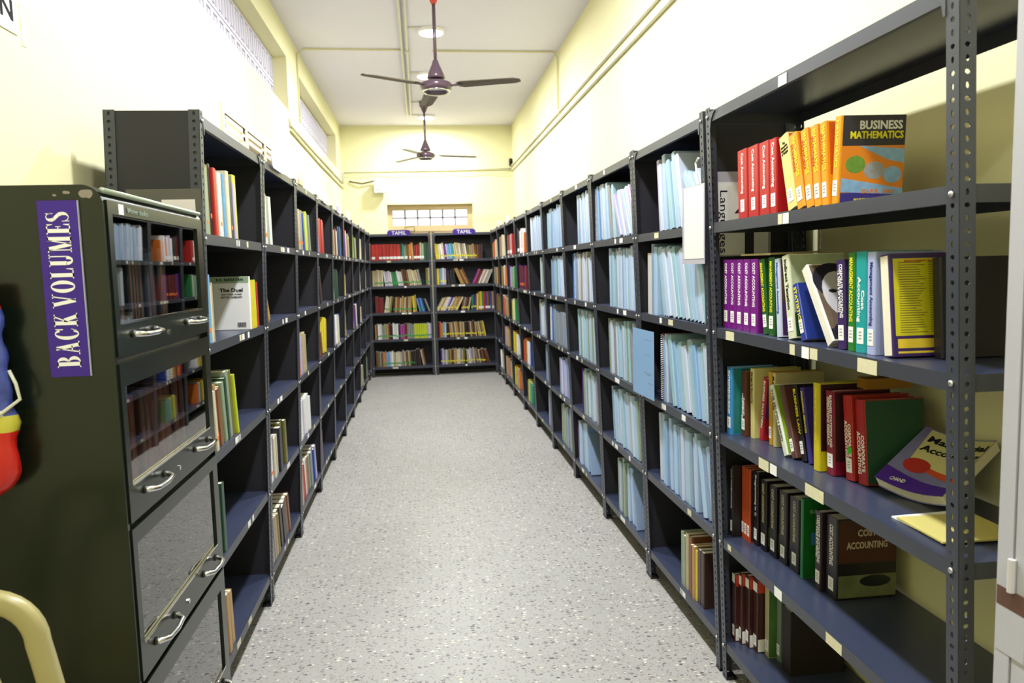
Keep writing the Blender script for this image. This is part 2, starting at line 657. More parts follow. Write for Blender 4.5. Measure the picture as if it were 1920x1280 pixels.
tag(MB().tube([(XL+.01, 8.1, 2.79), (XL+.02, 8.0, 2.66), (XL+.01, 7.62, 2.5), (XL+.02, 7.5, 2.25), (XL+.03, 7.3, 2.12)], .0025).build('wire', mat('grey_wire', '#a8a488', .6)),
    'thin loose wire hanging down left wall from the conduits', 'wire')
# end wall speaker and corner box
sp = thing('wall_speaker', 'white square box speaker fixed on the end wall beside its cable', 'speaker', T(-.54, YB, 2.8))
MB().box(-.085, .085, -.16, -.045, -.085, .09).build('case', mat('speaker_white', '#c9c9cb', .5), sp)
MB().box(-.03, .03, -.045, 0, -.03, .03).build('bracket', PVC, sp)
MB().lathe([(.058, 0), (.055, .004), (.0, .005)], 24).build('grille', mat('speaker_grille', '#c4c6c8', .7, bump=.3, nscale=90), sp, M=T(0, -.16, 0) @ Rx(PI/2))
cc = thing('corner_camera', 'small black camera high in the far right corner', 'camera', T(1.425, 11.64, 3.15))
MB().box(-.02, .02, -.03, .03, -.05, .055).build('housing', BLACK, cc)
MB().lathe([(.018, 0), (.016, .03), (.0, .032)], 12).build('lens', INK, cc, M=T(0, -.03, 0) @ Rx(PI/2))
# letters painted on the left wall
t_ = thing('wall_sign', 'end of a white wall sign with dark letters, top left corner', 'sign', T(XL, 2.2, 2.31))
MB().box(0.0005, .003, -.5, .16, -.05, .09).build('board', mat('sign_paper', '#eceae6', .6), t_)
text(t_, 'SECTION', (0, 1, 0), (0, 0, 1), (.0035, -.06, .01), .40, .058, INK, .02, 'lettering')
tag(MB().box(XL, XL+.0015, 2.385, 2.41, 2.24, 2.355).build('tape_strip', mat('yellowed_tape', '#e2e6a8', .4)), 'yellowed strip of tape on left wall beside the sign', 'tape')

# ------------------------------------------------------------------ racks
SH = .032          # the two long rows lean a little towards the aisle
ZS = [.15, .555, .95, 1.34, 1.715, 2.10]
RH = 2.115
DEP = .36
BAYN = ['bottom shelf', 'fourth shelf', 'third shelf', 'second shelf', 'top shelf']


def shear(k):
    return (lambda p: (p[0], p[1]-k*p[2], p[2])) if k else None


def flange(mb, W, H, fn, hole=.0055, n=84, t=.0022):
    """perforated strip: local a across (0..W), h up; fn(a,h,d) -> xyz"""
    p = H/n
    base = len(mb.v)
    outer = [(0, 0), (.5, 0), (1, 0), (1, .5), (1, 1), (.5, 1), (0, 1), (0, .5)]
    for i in range(n):
        hx, hz = (hole*.75, hole*1.25) if i % 2 else (hole*1.15, hole*.95)
        O = [(a*W, (i+b)*p) for a, b in outer]
        I = [(W*.5+hx*math.cos(-3*PI/4+PI/4*j), (i+.5)*p+hz*math.sin(-3*PI/4+PI/4*j)) for j in range(8)]
        vs = [fn(a, h, 0) for a, h in O] + [fn(a, h, 0) for a, h in I] + [fn(a, h, t) for a, h in O] + [fn(a, h, t) for a, h in I]
        fs = []
        for j in range(8):
            k = (j+1) % 8
            fs += [(j, k, 8+k, 8+j), (16+k, 16+j, 24+j, 24+k), (8+j, 8+k, 24+k, 24+j)]
        for j in (2, 3, 6, 7):
            k = (j+1) % 8
            fs.append((k, j, 16+j, 16+k))
        mb.add(vs, fs)


UPR = {}


def upright_mesh(sx, sy, k, W=.036):
    key = (sx, sy, k)
    if key not in UPR:
        mb = MB()
        flange(mb, W, RH, lambda a, h, d: (sx*a, sy*d, h))          # flange along the row
        flange(mb, W, RH, lambda a, h, d: (sx*d, sy*(a+.0001), h))  # flange into the rack
        UPR[key] = mb.mesh('upright', STEEL, shear(k))
    return UPR[key]


SHELF = {}


def shelf_mesh(W, D, k, top):
    key = (round(W, 3), D, k)
    if key not in SHELF:
        mb = MB()
        t, L = .0015, .036
        a = .004
        mb.box(a, W-a, .003, D-.003, -t, 0, 1)
        mb.box(a, W-a, .0025, .004, -L, 0, 0)
        mb.box(a, W-a, .004, .016, -L, -L+t, 0)
        mb.box(a, W-a, D-.004, D-.0025, -L, 0, 0)
        mb.box(a, a+t, .004, D-.004, -L, 0, 0)
        mb.box(W-a-t, W-a, .004, D-.004, -L, 0, 0)
        SHELF[key] = mb.mesh('shelf', [STEEL, STEEL2])
    return SHELF[key]


bolt_me = MB().lathe([(.006, 0), (.007, .002), (.0055, .005), (.002, .006)], 8).mesh('bolt', BOLT, smooth=True)
gus = MB().prism([(0, 0), (.05, 0), (.03, -.012), (.014, -.03), (.006, -.06), (0, -.06)], 'y', -.0025, -.0008)
gus_me = gus.mesh('corner_plate', STEEL)
gus2_me = MB().prism([(0, 0), (-.05, 0), (-.03, -.012), (-.014, -.03), (-.006, -.06), (0, -.06)], 'y', -.0025, -.0008).mesh('corner_plate', STEEL)
LAB = {}


def lab_mesh(w_, h_, old):
    key = (w_, h_, old)
    if key not in LAB:
        LAB[key] = MB().box(0, w_, -.0006, 0, -h_, 0).mesh('shelf_label', OLDTAPE if old else STICK)
    return LAB[key]


def rack(M, W, D, k, label, left=True, right=True, back=True, bolts=True, labels=None, group=None, rng=None):
    root = thing('book_rack', label, 'rack', M, group)
    for sx, x in ((1, 0), (-1, W)):
        for sy, y in ((1, 0), (-1, D)):
            link('upright', upright_mesh(sx, sy, k), root, T(x, y, 0))
    for i, z in enumerate(ZS):
        s = link('shelf', shelf_mesh(W, D, k, i == 5), root, T(0, -k*z+.0005, z))
        ls = labels.get(i) if labels is not None else None
        if ls is None and i < 6:
            ls = []
            for _ in range(rng.choice([1, 2, 2, 3]) if i < 5 else rng.choice([0, 1])):
                ls.append((rng.uniform(.25, .7)*W, rng.choice([.03, .045, .06]), .024, rng.random() < .35))
        for (x, w_, h_, old) in ls:
            link('shelf_label', lab_mesh(w_, h_, old), s, T(x, .002, -.005))
        if bolts:
            for x in (.018, W-.018):
                link('bolt', bolt_me, root, T(x, -k*z-.0, z-.018) @ Rx(PI/2))
    if back:
        MB().box(.006, W-.006, D-.007, D-.005, .015, RH-.01).build('back_panel', SHEET, root, fn=shear(k))  # lower end extended: dark sheet stands in for shade under the bottom shelf
    if left:
        MB().box(.0035, .0045, .006, D-.008, .1, RH-.003).build('side_panel', SHEET, root, fn=shear(k))
    if right:
        MB().box(W-.0045, W-.0035, .006, D-.008, .1, RH-.003).build('side_panel', SHEET, root, fn=shear(k))
    for me, x in ((gus_me, .036), (gus2_me, W-.036)):
        link('corner_plate', me, root, T(x, -k*2.1+.002, 2.098))
    for x in (0, W):
        sx = 1 if x == 0 else -1
        for y, sy in ((0, 1), (D, -1)):
            m = MB().box(min(0, sx*.038), max(0, sx*.038), min(0, sy*.038)-.001, max(0, sy*.038)+.001, 0, .012)
            m.build('foot_cap', BLACK, root, M=T(x, y-.0005, 0))
    return root


XRF, XLF, YBF = 1.0945, -.7626, 11.30
rng = random.Random(3)
ORD = ['first', 'second', 'third', 'fourth', 'fifth', 'sixth', 'seventh', 'eighth', 'ninth', 'tenth', 'eleventh', 'twelfth',
       'thirteenth', 'fourteenth', 'fifteenth', 'sixteenth', 'seventeenth', 'eighteenth', 'nineteenth', 'twentieth']
ORD += ['twenty-' + o for o in ORD[:9]] + ['thirtieth'] + ['thirty-' + o for o in ORD[:9]] + ['fortieth'] + ['forty-' + o for o in ORD[:9]]

RM = {}
NW = 1.285
RM['N'] = T(XRF, 2.662, 0) @ Rz(-PI/2)
UW = .922
for i in range(9):
    RM['R%d' % (i+1)] = T(XRF, 2.69+.93*i+UW, 0) @ Rz(-PI/2)
RM['L1'] = T(XLF, 2.645, 0) @ Rz(PI/2)
for i in range(8):
    RM['L%d' % (i+2)] = T(XLF, 3.645+.93*i, 0) @ Rz(PI/2)
RM['B1'] = T(.178-.93, YBF, 0)
RM['B2'] = T(.192, YBF, 0)
RW = {k: UW for k in RM}
RW['N'], RW['L1'], RW['B1'], RW['B2'] = NW, .985, .925, .925
RK = {k: (0 if k[0] == 'B' else SH) for k in RM}
RDEP = {k: (.30 if k[0] == 'L' else .35) for k in RM}
NAMES = {'N': 'the open rack nearest the camera on the right', 'L1': 'the nearest left-hand rack',
         'B1': 'the left end-wall rack', 'B2': 'the right end-wall rack'}
for i in range(9):
    NAMES['R%d' % (i+1)] = 'right-hand rack %s' % ['two', 'three', 'four', 'five', 'six', 'seven', 'eight', 'nine', 'ten'][i]
for i in range(8):
    NAMES['L%d' % (i+2)] = 'left-hand rack %s' % ['two', 'three', 'four', 'five', 'six', 'seven', 'eight', 'nine'][i]
NL = {5: [(.55, .05, .03, False)], 4: [(.53, .03, .03, True), (.555, .04, .03, False)], 3: [(.12, .07, .03, True), (.585, .03, .03, True), (.655, .04, .032, False), (.70, .04, .03, True), (.93, .08, .034, True)],
      2: [(.36, .07, .034, True), (.44, .045, .032, False), (.66, .10, .034, True)], 1: [(.08, .03, .02, True), (.45, .05, .032, False), (.76, .08, .03, True)], 0: [(.4, .05, .03, True)]}
rack(RM['N'], NW, RDEP['N'], SH, 'slate grey open-backed steel rack, closest to camera on the right', left=False, right=False, back=False, labels=NL, rng=rng)
DESC = {'R1': 'slate steel rack of pale blue files, with a paper hanging on its near post',
        'R2': 'slate steel rack of pale blue files, third along the right-hand row',
        'R3': 'slate steel rack of pale blue files, fourth along the right-hand row',
        'R4': 'slate steel rack of pale blue files, fifth along the right-hand row',
        'R5': 'slate steel rack with sparse blue files, sixth along the right-hand row',
        'R6': 'slate steel rack with purple books, seventh along the right-hand row',
        'R7': 'slate steel rack with mixed books, eighth along the right-hand row',
        'R8': 'slate steel rack with mixed books, ninth along the right-hand row',
        'R9': 'slate steel rack at the far right corner beside the end-wall racks',
        'L1': 'slate steel rack with dark end panel, standing just behind the green cabinet',
        'L2': 'nearly empty slate steel rack, second along the left-hand row',
        'L3': 'slate steel rack, third along the left-hand row, white books on its fourth shelf',
        'L4': 'slate steel rack, fourth along the left-hand row, holding a large red book',
        'L5': 'slate steel rack, fifth along the left-hand row, two lower shelves empty',
        'L6': 'slate steel rack, sixth along the left-hand row, with a few yellow books',
        'L7': 'slate steel rack, seventh along the left-hand row',
        'L8': 'slate steel rack, eighth along the left-hand row',
        'L9': 'slate steel rack, last of the left-hand row in the far corner',
        'B1': 'slate steel rack across the end wall, left one, with red books on top shelf',
        'B2': 'slate steel rack across the end wall, right one under the second TAMIL sign'}
for k in RM:
    if k != 'N':
        rack(RM[k], RW[k], RDEP[k], RK[k], DESC[k], rng=rng,
             group={'R': 'racks along the right wall', 'L': 'racks along the left wall', 'B': 'racks across the end wall'}[k[0]])

# ------------------------------------------------------------------ books
PAL = {  # key: (colour words, hex)
    'r': ('red', '#b32a22'), 'R': ('dark red', '#701f22'), 'm': ('maroon', '#57202b'), 'o': ('orange', '#d9742a'), 'y': ('yellow', '#d8c22c'),
    'Y': ('lime yellow', '#c3cf2d'), 'c': ('cream', '#d9cfae'), 'C': ('beige', '#b9a884'), 'n': ('brown', '#7a4a2c'), 'N': ('dark brown', '#3d2a24'),
    'k': ('black', '#1d1a20'), 'g': ('green', '#2f7d46'), 'G': ('dark green', '#1f4630'), 'e': ('grey green', '#8b9b80'), 't': ('teal', '#2f8f92'),
    'b': ('blue', '#2c4f9e'), 'B': ('light blue', '#6fa6d2'), 'p': ('purple', '#5c2a86'), 'P': ('magenta', '#a0418c'), 'w': ('white', '#e9e7e4'),
    'W': ('off-white', '#cfcdc8'), 'l': ('lavender', '#b6a9cf'), 'a': ('grey', '#8b8b8c'), 'O': ('tan', '#b08a4e'), 'v': ('olive', '#6e6a2e'),
    'f': ('pale blue', '#a8c2de'), 'h': ('sky blue', '#8bb0d8'), 'i': ('bluish white', '#c2cde0'), 'j': ('pale aqua', '#9dc0cc'),
    'q': ('bright blue', '#2f6fc0'), 'u': ('greyish blue', '#879cb8'), 'z': ('pinkish white', '#e3d3d3')}


def pm(key, kind='book'):
    nm, hx = PAL[key]
    if kind == 'file':
        return mat('file_cover_' + key, hx, .28, spec=.5, noise=.06, nscale=6)
    return mat('book_cover_' + key, hx, .38, spec=.45, noise=.14, nscale=25)


BAND = {'green': mat('green_band', '#3c9a4a', .5), 'yellow': mat('yellow_band', '#e6dd33', .5), 'white': STICK, 'orange': ORANGE}


def cover_geo(mb, t, h, d, mi=0, ct=.0022):
    # slightly rounded spine + two boards
    r = min(.004, t*.3)
    pts = [(0, d), (0, r), (r*.3, r*.3), (r, 0), (t-r, 0), (t-r*.3, r*.3), (t, r), (t, d), (t-ct, d), (t-ct, ct), (ct, ct), (ct, d)]
    n = len(pts)
    vs = [(x, y, 0) for x, y in pts] + [(x, y, h) for x, y in pts]
    fs = [(i, (i+1) % n, n+(i+1) % n, n+i) for i in range(n)]
    # caps as quads so the U shape stays clean
    for o, fl in ((0, 1), (n, 0)):
        q = [(0, 1, 10, 11), (1, 2, 3, 10), (3, 4, 9, 10), (4, 5, 6, 9), (6, 7, 8, 9)]
        for a in q:
            a = tuple(o+i for i in a)
            fs.append(a if not fl else a[::-1])
    mb.add(vs, fs, mi)


def pages_geo(mb, t, h, d, mi=1, ct=.0022):
    mb.box(ct, t-ct, ct, d-.004, .002, h-.003, mi)


def band_geo(mb, t, z0, z1, mi=2, m=.002):
    mb.box(m, t-m, -.0006, .0005, z0, z1, mi)


def comb_geo(mb, t, h, mi):
    n = int(h/.0085)
    for i in range(1, n):
        z = i*h/n
        mb.tube([(.001, .004, z), (0, -.004, z), (t/2, -.008, z), (t, -.004, z), (t-.001, .004, z)], .0014, 4, mi)


USED = {}
SMALL = []
CAMI = cam.matrix_world.inverted()


def book_size(M, t, h):
    """how large a spine shows in the photograph"""
    ps = [CAMI @ (M @ Vector(p)) for p in ((0, 0, 0), (t, 0, 0), (t, 0, h), (0, 0, h))]
    ps = [(p.x/-p.z, p.y/-p.z) for p in ps]
    return abs(sum(ps[i][0]*ps[(i+1) % 4][1]-ps[(i+1) % 4][0]*ps[i][1] for i in range(4)))




def uniq(label):
    USED[label] = USED.get(label, 0)+1
    return label


def rowpos(key, u, z, y0, a, t, yaw=0):
    """matrix of a book whose bottom corner stands at u on shelf height z, lean a degrees (tops to the right if >0)"""
    ar = math.radians(a)
    M = RM[key] @ T(0, -RK[key]*z, 0)
    if a > 0:
        return M @ T(u+t, y0, z+.0006) @ Rz(yaw) @ Ry(ar) @ T(-t, 0, 0)
    return M @ T(u, y0, z+.0006) @ Rz(yaw) @ Ry(ar)


def extents(u, t, h, a, n=120, top=.36):
    """left/right edge of the leaned rectangle sampled in height, pivot conventions as rowpos"""
    ar = math.radians(a)
    off = u+t if a > 0 else u
    pts = []
    for x, z in ((0, 0), (t, 0), (t, h), (0, h)):
        x2 = x-t if a > 0 else x
        pts.append((off+x2*math.cos(ar)+z*math.sin(ar), -x2*math.sin(ar)+z*math.cos(ar)))
    L, R = [None]*n, [None]*n
    for i in range(n):
        z = (i+.02)*top/n
        xs = []
        for j in range(4):
            (x0, z0), (x1, z1) = pts[j], pts[(j+1) % 4]
            if (z0-z)*(z1-z) <= 0 and abs(z1-z0) > 1e-9:
                xs.append(x0+(x1-x0)*(z-z0)/(z1-z0))
        if xs:
            L[i], R[i] = min(xs), max(xs)
    return L, R


def add_book(key, bay, idx, ck, u, t, h, d, a, y0, kind='book', deco=None, parts=False, desc=None, yaw=0):
    z = ZS[bay]
    M = rowpos(key, u, z, y0, a, t, yaw)
    cname = PAL[ck][0]
    where = '%s from left on the %s of %s' % (ORD[idx], BAYN[4-bay] if False else BAYN[bay], NAMES[key])
    adj = ''
    if abs(a) > 7:
        adj = 'leaning '
    noun = {'book': 'book', 'file': 'file', 'comb': 'comb-bound file'}[kind]
    label = desc or '%s%s %s, %s' % (adj, cname, noun, where)
    if len(label.split()) > 16:
        label = '%s %s, %s' % (cname, noun, where)
    grp = {'book': 'books', 'file': 'blue files', 'comb': 'blue files'}[kind] + ' on the ' + BAYN[bay] + ' of ' + NAMES[key]
    cm = pm(ck, 'file' if kind != 'book' else 'book')
    nm = 'book' if kind == 'book' else 'project_file'
    cat = 'book' if kind == 'book' else 'file'
    dm = []
    if parts:
        root = thing(nm, label, cat, M, grp)
        c = MB()
        cover_geo(c, t, h, d)
        c.build('cover', cm, root)
        p = MB()
        pages_geo(p, t, h, d, 0)
        p.build('page_block', PAGES, root)
        if kind == 'comb':
            c = MB()
            comb_geo(c, t, h, 0)
            c.build('comb_binding', WHITE, root)
        if deco:
            for (what, z0, z1) in deco:
                b = MB()
                if what == 'dot':
                    b.lathe([(.0095, 0), (.009, .0006)], 12)
                    b.build('spine_dot', ORANGE, root, M=T(t/2, 0, z0) @ Rx(PI/2))
                else:
                    band_geo(b, t, z0, z1, 0)
                    b.build('spine_label', BAND[what], root)
        return root
    mb = MB()
    cover_geo(mb, t, h, d)
    pages_geo(mb, t, h, d)
    mats = [cm, PAGES]
    if kind == 'comb':
        comb_geo(mb, t, h, 2)
        mats.append(WHITE)
    if deco:
        for (what, z0, z1) in deco:
            band_geo(mb, t, z0, z1, len(mats))
            mats.append(ORANGE if what == 'dot' else BAND[what])
    if cat == 'book':
        SMALL.append((book_size(M, t, h), nm, label, cat, M, grp, mb, mats))
        return None
    return thing(nm, label, cat, M, grp, mb.mesh(nm, mats))


def bay(key, b, u0, spec, umax=None, parts=False, seed=0):
    """spec: list of numbers (gap) or strings/tuples (colours, t, h, lean, opts)"""
    r = random.Random(hash((key, b)) % 1000 if False else sum(map(ord, key))*7+b*13+seed)
    W = RW[key]-.012 if umax is None else umax
    prev = None
    u = u0
    idx = 0
    if u < .012:
        u = .012
    if not isinstance(spec[-1], (int, float)) and spec[-1][4:] and spec[-1][4].get('fill'):
        spec = spec + [spec[-1]]*14
    for s in spec:
        if isinstance(s, (int, float)):
            u += s
            if prev is not None:
                prev = [None if p is None else p+s for p in prev]
            continue
        cols, t0, h0, lean, *o = s
        o = o[0] if o else {}
        for ck in cols:
            t0_ = t0*({'L1': 1.12}.get(key, 1.35) if key[0] == 'L' else 1)
            if o.get('kind') == 'file' and t0 < .028:
                t0_ = t0*1.5
            t = t0_*r.uniform(.8, 1.25) if not o.get('same') else t0_
            h = h0*r.uniform(.93, 1.05) if not o.get('same') else h0*r.uniform(.99, 1.01)
            h = min(h, .335)
            d = o.get('d', h*.72 if o.get('kind', 'book') == 'book' else .215)
            a = lean+r.uniform(-1.2, 1.2) if lean else r.uniform(-.6, .6)
            if abs(a) < .7 and not lean:
                a = 0
            y0 = (.004 if key[0] == 'L' else (.012 if key[0] == 'R' else .03))+o.get('y', 0)+r.uniform(0, .014)
            # slide along until clear of the previous book
            L, R = extents(0, t, h, a)
            if prev is None:
                uu = u-min(x for x in L if x is not None)
                uu = max(u, uu)
            else:
                uu = max((p-l) for p, l in zip(prev, L) if p is not None and l is not None)+.0012
            mr = max(x for x in R if x is not None)
            if uu+mr > W:
                return idx
            L, R = extents(uu, t, h, a)
            prev2 = R
            dec = None
            if o.get('band'):
                zz = h*r.uniform(.14, .2)
                dec = [(o['band'], zz, zz+.022)]
            if o.get('lab') and r.random() < .85:
                dec = [('white', .02, .055)]
            if o.get('dot'):
                dec = [('dot', .03+r.uniform(0, .04), .05)] if parts else [('orange', .035, .052)]
            kind = o.get('kind', 'book')
            if kind == 'file' and r.random() < o.get('comb', 0):
                kind = 'comb'
            add_book(key, b, idx, ck, uu, t, h, d, a, y0, kind, dec, parts)
            idx += 1
            prev = prev2
            u = max(x for x in R if x is not None)
    return idx


F = {'kind': 'file', 'comb': .06}
FC = {'kind': 'file', 'comb': .5}
NF = {'kind': 'file', 'fill': 1}
NN_ = {'kind': 'file'}
# right-hand row, blue project files (left of each bay is its far end)
bay('R1', 4, .27, [('lif', .022, .31, -7, F), ('jjifi', .02, .31, -13, F), ('ffi', .024, .26, -40, NF), ('ii', .03, .2, -50, NN_)], parts=True)
bay('R1', 3, .10, [('W', .06, .30, 0, NF), ('uf', .022, .31, 0, NF), ('jfi', .03, .31, -16, NF), ('fijfijf', .026, .30, -17, NF)], parts=True)
bay('R1', 2, .25, [('m', .034, .31, 0, {'kind': 'file', 'comb': 1}), ('hiu', .014, .30, -3, NF), ('jhfjii', .026, .30, -12, NF)], parts=True)
bay('R1', 1, .16, [('ijfhufhfhuifjuif', .018, .31, -4, NF), ('fuih', .02, .30, -14, NF)], parts=True)
bay('R1', 0, .42, [('Ge', .02, .24, 0), ('eC', .03, .24, 0), ('nnO', .03, .24, 0), ('y', .022, .23, 0), ('NN', .03, .24, 0)], parts=True)
bay('R2', 4, .02, [('h', .035, .31, 0, FC), ('hq', .02, .31, -8, FC), ('ijifif', .02, .31, -8, F), ('aij', .02, .3, -12, F), ('lfii', .02, .27, -30, NF)], parts=True)
bay('R2', 3, .30, [('fujfaifiufijfif', .020, .315, -2, {'kind': 'file', 'comb': .15}), ('ffi', .02, .3, -8, NF)])
bay('R2', 2, .20, [('ejijaiejiuijejaije', .019, .31, -6, NF)])
bay('R2', 1, .20, [('uijfiejfifjeifjej', .020, .31, -9, NF)])
bay('R2', 0, .28, [('ejajejf', .020, .31, -3, NF), ('fh', .02, .31, -9, NF), ('u', .012, .3, -18, NN_)])
bay('R3', 4, .40, [('fiuifhifiifii', .020, .315, -3, NF), ('ii', .02, .3, -6, NF)])
bay('R3', 3, .16, [('qhq', .022, .31, 0, FC), ('euaiaWaWaiuWa', .018, .31, -3, NF), ('iii', .02, .3, -7, NF)])
bay('R3', 2, .26, [('jjeiejijeijiej', .02, .31, -5, NF), ('ii', .02, .3, -8, NF)])
bay('R3', 1, .34, [('pR', .014, .30, 0), ('ejeijeji', .022, .31, -5, NF), ('iaa', .02, .3, -9, NF)])
bay('R3', 0, .05, [('lpifu', .022, .30, -3, NF), ('jfih', .024, .31, -8, NF), ('u', .01, .3, -22, NN_)])
bay('R4', 4, .14, [('jifjfiufhfifaifih', .020, .31, -2, NF)])
bay('R4', 3, .22, [('uuehujef', .022, .31, -2, NF), ('fifii', .02, .31, -8, NF)])
bay('R4', 2, .03, [('qqqb', .03, .31, 0, {'kind': 'file', 'comb': .3}), ('uua', .03, .3, -4, NF), ('ua', .03, .26, -10, NF)])
bay('R4', 1, .38, [('uliuG', .022, .30, -6, NF), ('liqu', .022, .30, -7, NF)])
bay('R4', 0, .34, [('eueue', .026, .31, -2, NF), ('aue', .03, .31, -3, NF)])
bay('R5', 4, .10, [('iwi', .024, .31, -6, NF), ('fiuiffifuifh', .022, .30, -4, NF)])
bay('R5', 3, .60, [('ieu', .02, .31, -3, NF), ('eui', .022, .3, -4, NF)])
bay('R5', 2, .42, [('uei', .022, .31, -5, NF), ('Wui', .022, .3, -9, NF)])
bay('R5', 1, .62, [('uui', .025, .31, -2, NF), ('uu', .025, .3, -2, NF)])
bay('R5', 0, .62, [('uua', .025, .31, -1, NF), ('fu', .025, .3, -2, NF)])
LB = {'lab': 1}
bay('R6', 4, .02, [('kRnkk', .035, .25, 0, LB), ('wwlwz', .035, .25, 0, LB), ('oww', .03, .24, 0, LB), ('ozo', .03, .2, 0)])
bay('R6', 3, .02, [('pp', .05, .25, 0), ('RmRmmRmRm', .035, .24, 0, {'band': 'orange', 'same': 1}), ('pR', .04, .24, 0)])
bay('R6', 1, .02, [('prO', .035, .22, 0), ('oonoO', .035, .25, -2), ('cwcw', .035, .23, -2), ('wb', .035, .24, 0)])
bay('R6', 0, .25, [('nvYO', .035, .22, 0), ('gYt', .035, .22, 0), ('tgg', .035, .21, 0)])
bay('R7', 4, .03, [('OrrRr', .04, .24, 0, LB), ('RarrwrRr', .035, .24, 0, LB)])
bay('R7', 3, .03, [('pppl', .04, .24, 0), ('eeetete', .035, .23, 0), ('cg', .04, .24, 0)])
bay('R7', 2, .05, [('bb', .05, .25, 0), ('g', .03, .23, 0), ('ycYccYg', .035, .24, -2)])
bay('R7', 1, .03, [('yOyny', .045, .25, 0), ('YOyOw', .035, .24, 0)])
bay('R7', 0, .05, [('YyrYyogYcPo', .035, .23, -2)])
bay('R8', 4, .03, [('yerrra', .04, .25, 0), ('ceccCc', .035, .26, 0)])
bay('R8', 3, .03, [('CvYOv', .04, .24, 0), ('kwwW', .035, .25, -5), ('oo', .04, .24, 0)])
bay('R8', 2, .03, [('rzrc', .05, .25, -2), ('OvnCvCO', .04, .23, 0)])
bay('R8', 1, .03, [('nvplbCO', .04, .24, 0), ('OCO', .04, .22, -4)])
bay('R8', 0, .03, [('vCnrCnecPrC', .04, .24, -4)])
bay('R9', 4, .05, [('yGrn', .04, .22, 0), ('rcCrcc', .04, .24, 0)])
bay('R9', 3, .05, [('vaOvC', .04, .23, -3), ('neaCn', .04, .23, 0)])
bay('R9', 2, .05, [('zRwlnv', .04, .24, -2)])
bay('R9', 0, .25, [('fwwCewC', .03, .25, -14)])

# left-hand row (left of each bay is its near end)
bay('L1', 4, .06, [('e', .045, .24, 0, {'dot': 1}), ('v', .04, .23, 0, {'dot': 1}), ('k', .03, .26, 0, {'dot': 1}), ('r', .03, .24, 0), ('ow', .03, .24, 0, {'dot': 1}), ('c', .045, .23, 0, {'dot': 1}),
                    ('B', .02, .24, 0), ('c', .03, .24, 0), ('k', .05, .24, 0, {'dot': 1}), ('l', .02, .23, 0), ('Y', .04, .24, 0)], parts=True)
bay('L1', 3, .012, [('g', .03, .24, 0, {'dot': 1}), ('eB', .03, .235, 3, {'dot': 1}), ('cC', .02, .2, 0)], parts=True)
bay('L1', 2, .012, [('cO', .03, .23, 0, {'dot': 1}), ('NcbO', .022, .23, -4, {'dot': 1}), ('nveG', .026, .23, -6), ('ev', .03, .25, -7), ('Y', .02, .25, -8)], parts=True)
bay('L1', 1, .012, [('NCc', .03, .22, 8), ('GG', .035, .27, 0)])
bay('L1', 0, .012, [('NkCC', .04, .22, -4), ('O', .04, .23, -3), ('CO', .03, .22, -3)])
bay('L2', 4, .02, [('zz', .05, .24, 0, {'dot': 1}), ('ew', .045, .23, -2)])
bay('L2', 3, .02, [('O', .03, .24, -28)])
bay('L2', 1, .015, [('ggw', .03, .22, -2, {'dot': 1}), ('acCw', .028, .21, 0), ('k', .05, .23, 0), ('vk', .035, .235, -2), ('v', .03, .23, -2)])
bay('L2', 0, .015, [('nCa', .03, .22, -5), ('OvNN', .035, .22, -7), ('kN', .04, .21, -9), ('nn', .03, .23, -10)])
bay('L3', 4, .015, [('OcN', .03, .25, 0), ('Ccaa', .045, .24, 0, {'dot': 1}), ('bbY', .03, .23, -4), ('Yae', .03, .24, -8)])
bay('L3', 3, .015, [('C', .015, .12, -18)])
bay('L3', 2, .015, [('Oo', .04, .22, 0), ('ll', .04, .22, 0), ('CC', .04, .24, 0), ('cC', .03, .24, 0)])
bay('L3', 1, .015, [('ww', .04, .23, -3), ('wlw', .035, .23, -4), ('www', .03, .24, -5), ('wk', .03, .22, 0)])
bay('L3', 0, .02, [('vC', .035, .22, -4), ('Grr', .03, .22, -10), ('wOn', .035, .24, -6), ('eaab', .03, .24, -8), ('bl', .03, .24, -9)])
bay('L4', 4, .015, [('wl', .04, .24, -8), ('rrr', .06, .25, 0, {'same': 1}), ('r', .06, .245, 0)])
bay('L4', 3, .02, [('k', .05, .25, 0), ('g', .03, .22, 0), ('ka', .04, .26, -2), ('m', .03, .2, -20)])
bay('L4', 2, .02, [('or', .04, .2, 0), ('O', .03, .2, -14), ('nN', .035, .18, -18), ('yy', .05, .27, 14)])
bay('L4', 1, .02, [('Nmk', .04, .22, -4)])
bay('L4', 0, .02, [('R', .04, .24, 0), ('mm', .05, .25, 0)])
bay('L5', 4, .02, [('cwOw', .045, .22, 0), ('nRw', .04, .23, 0), ('kb', .06, .27, 0), ('btk', .045, .26, -3)])
bay('L5', 3, .02, [('ww', .06, .22, 0), ('GGG', .07, .25, 0)])
bay('L5', 2, .02, [('pPl', .05, .25, 0), ('wwy', .05, .24, 0), ('wb', .05, .25, 0)])
bay('L6', 4, .02, [('bpp', .05, .24, 0), ('rrwr', .05, .25, 0), ('eC', .045, .23, -8), ('OY', .04, .2, -12)])
bay('L6', 3, .02, [('e', .05, .25, 0), ('yy', .07, .22, 0)])
bay('L6', 2, .03, [('yyy', .07, .25, 2)])
bay('L7', 4, .02, [('oyyY', .06, .25, 0), ('GeYv', .05, .23, -4)])
bay('L7', 3, .02, [('zn', .06, .24, 0)])
bay('L7', 2, .02, [('wokw', .05, .24, 0), ('pRl', .045, .24, 0), ('wb', .05, .25, 0)])
bay('L7', 1, .02, [('Rn', .05, .24, 0)])
bay('L8', 4, .02, [('eYc', .05, .25, 0), ('cce', .05, .24, 0)])
bay('L8', 3, .02, [('wwc', .05, .25, 0)])
bay('L8', 2, .02, [('nzN', .05, .22, 0), ('c', .05, .2, 0)])
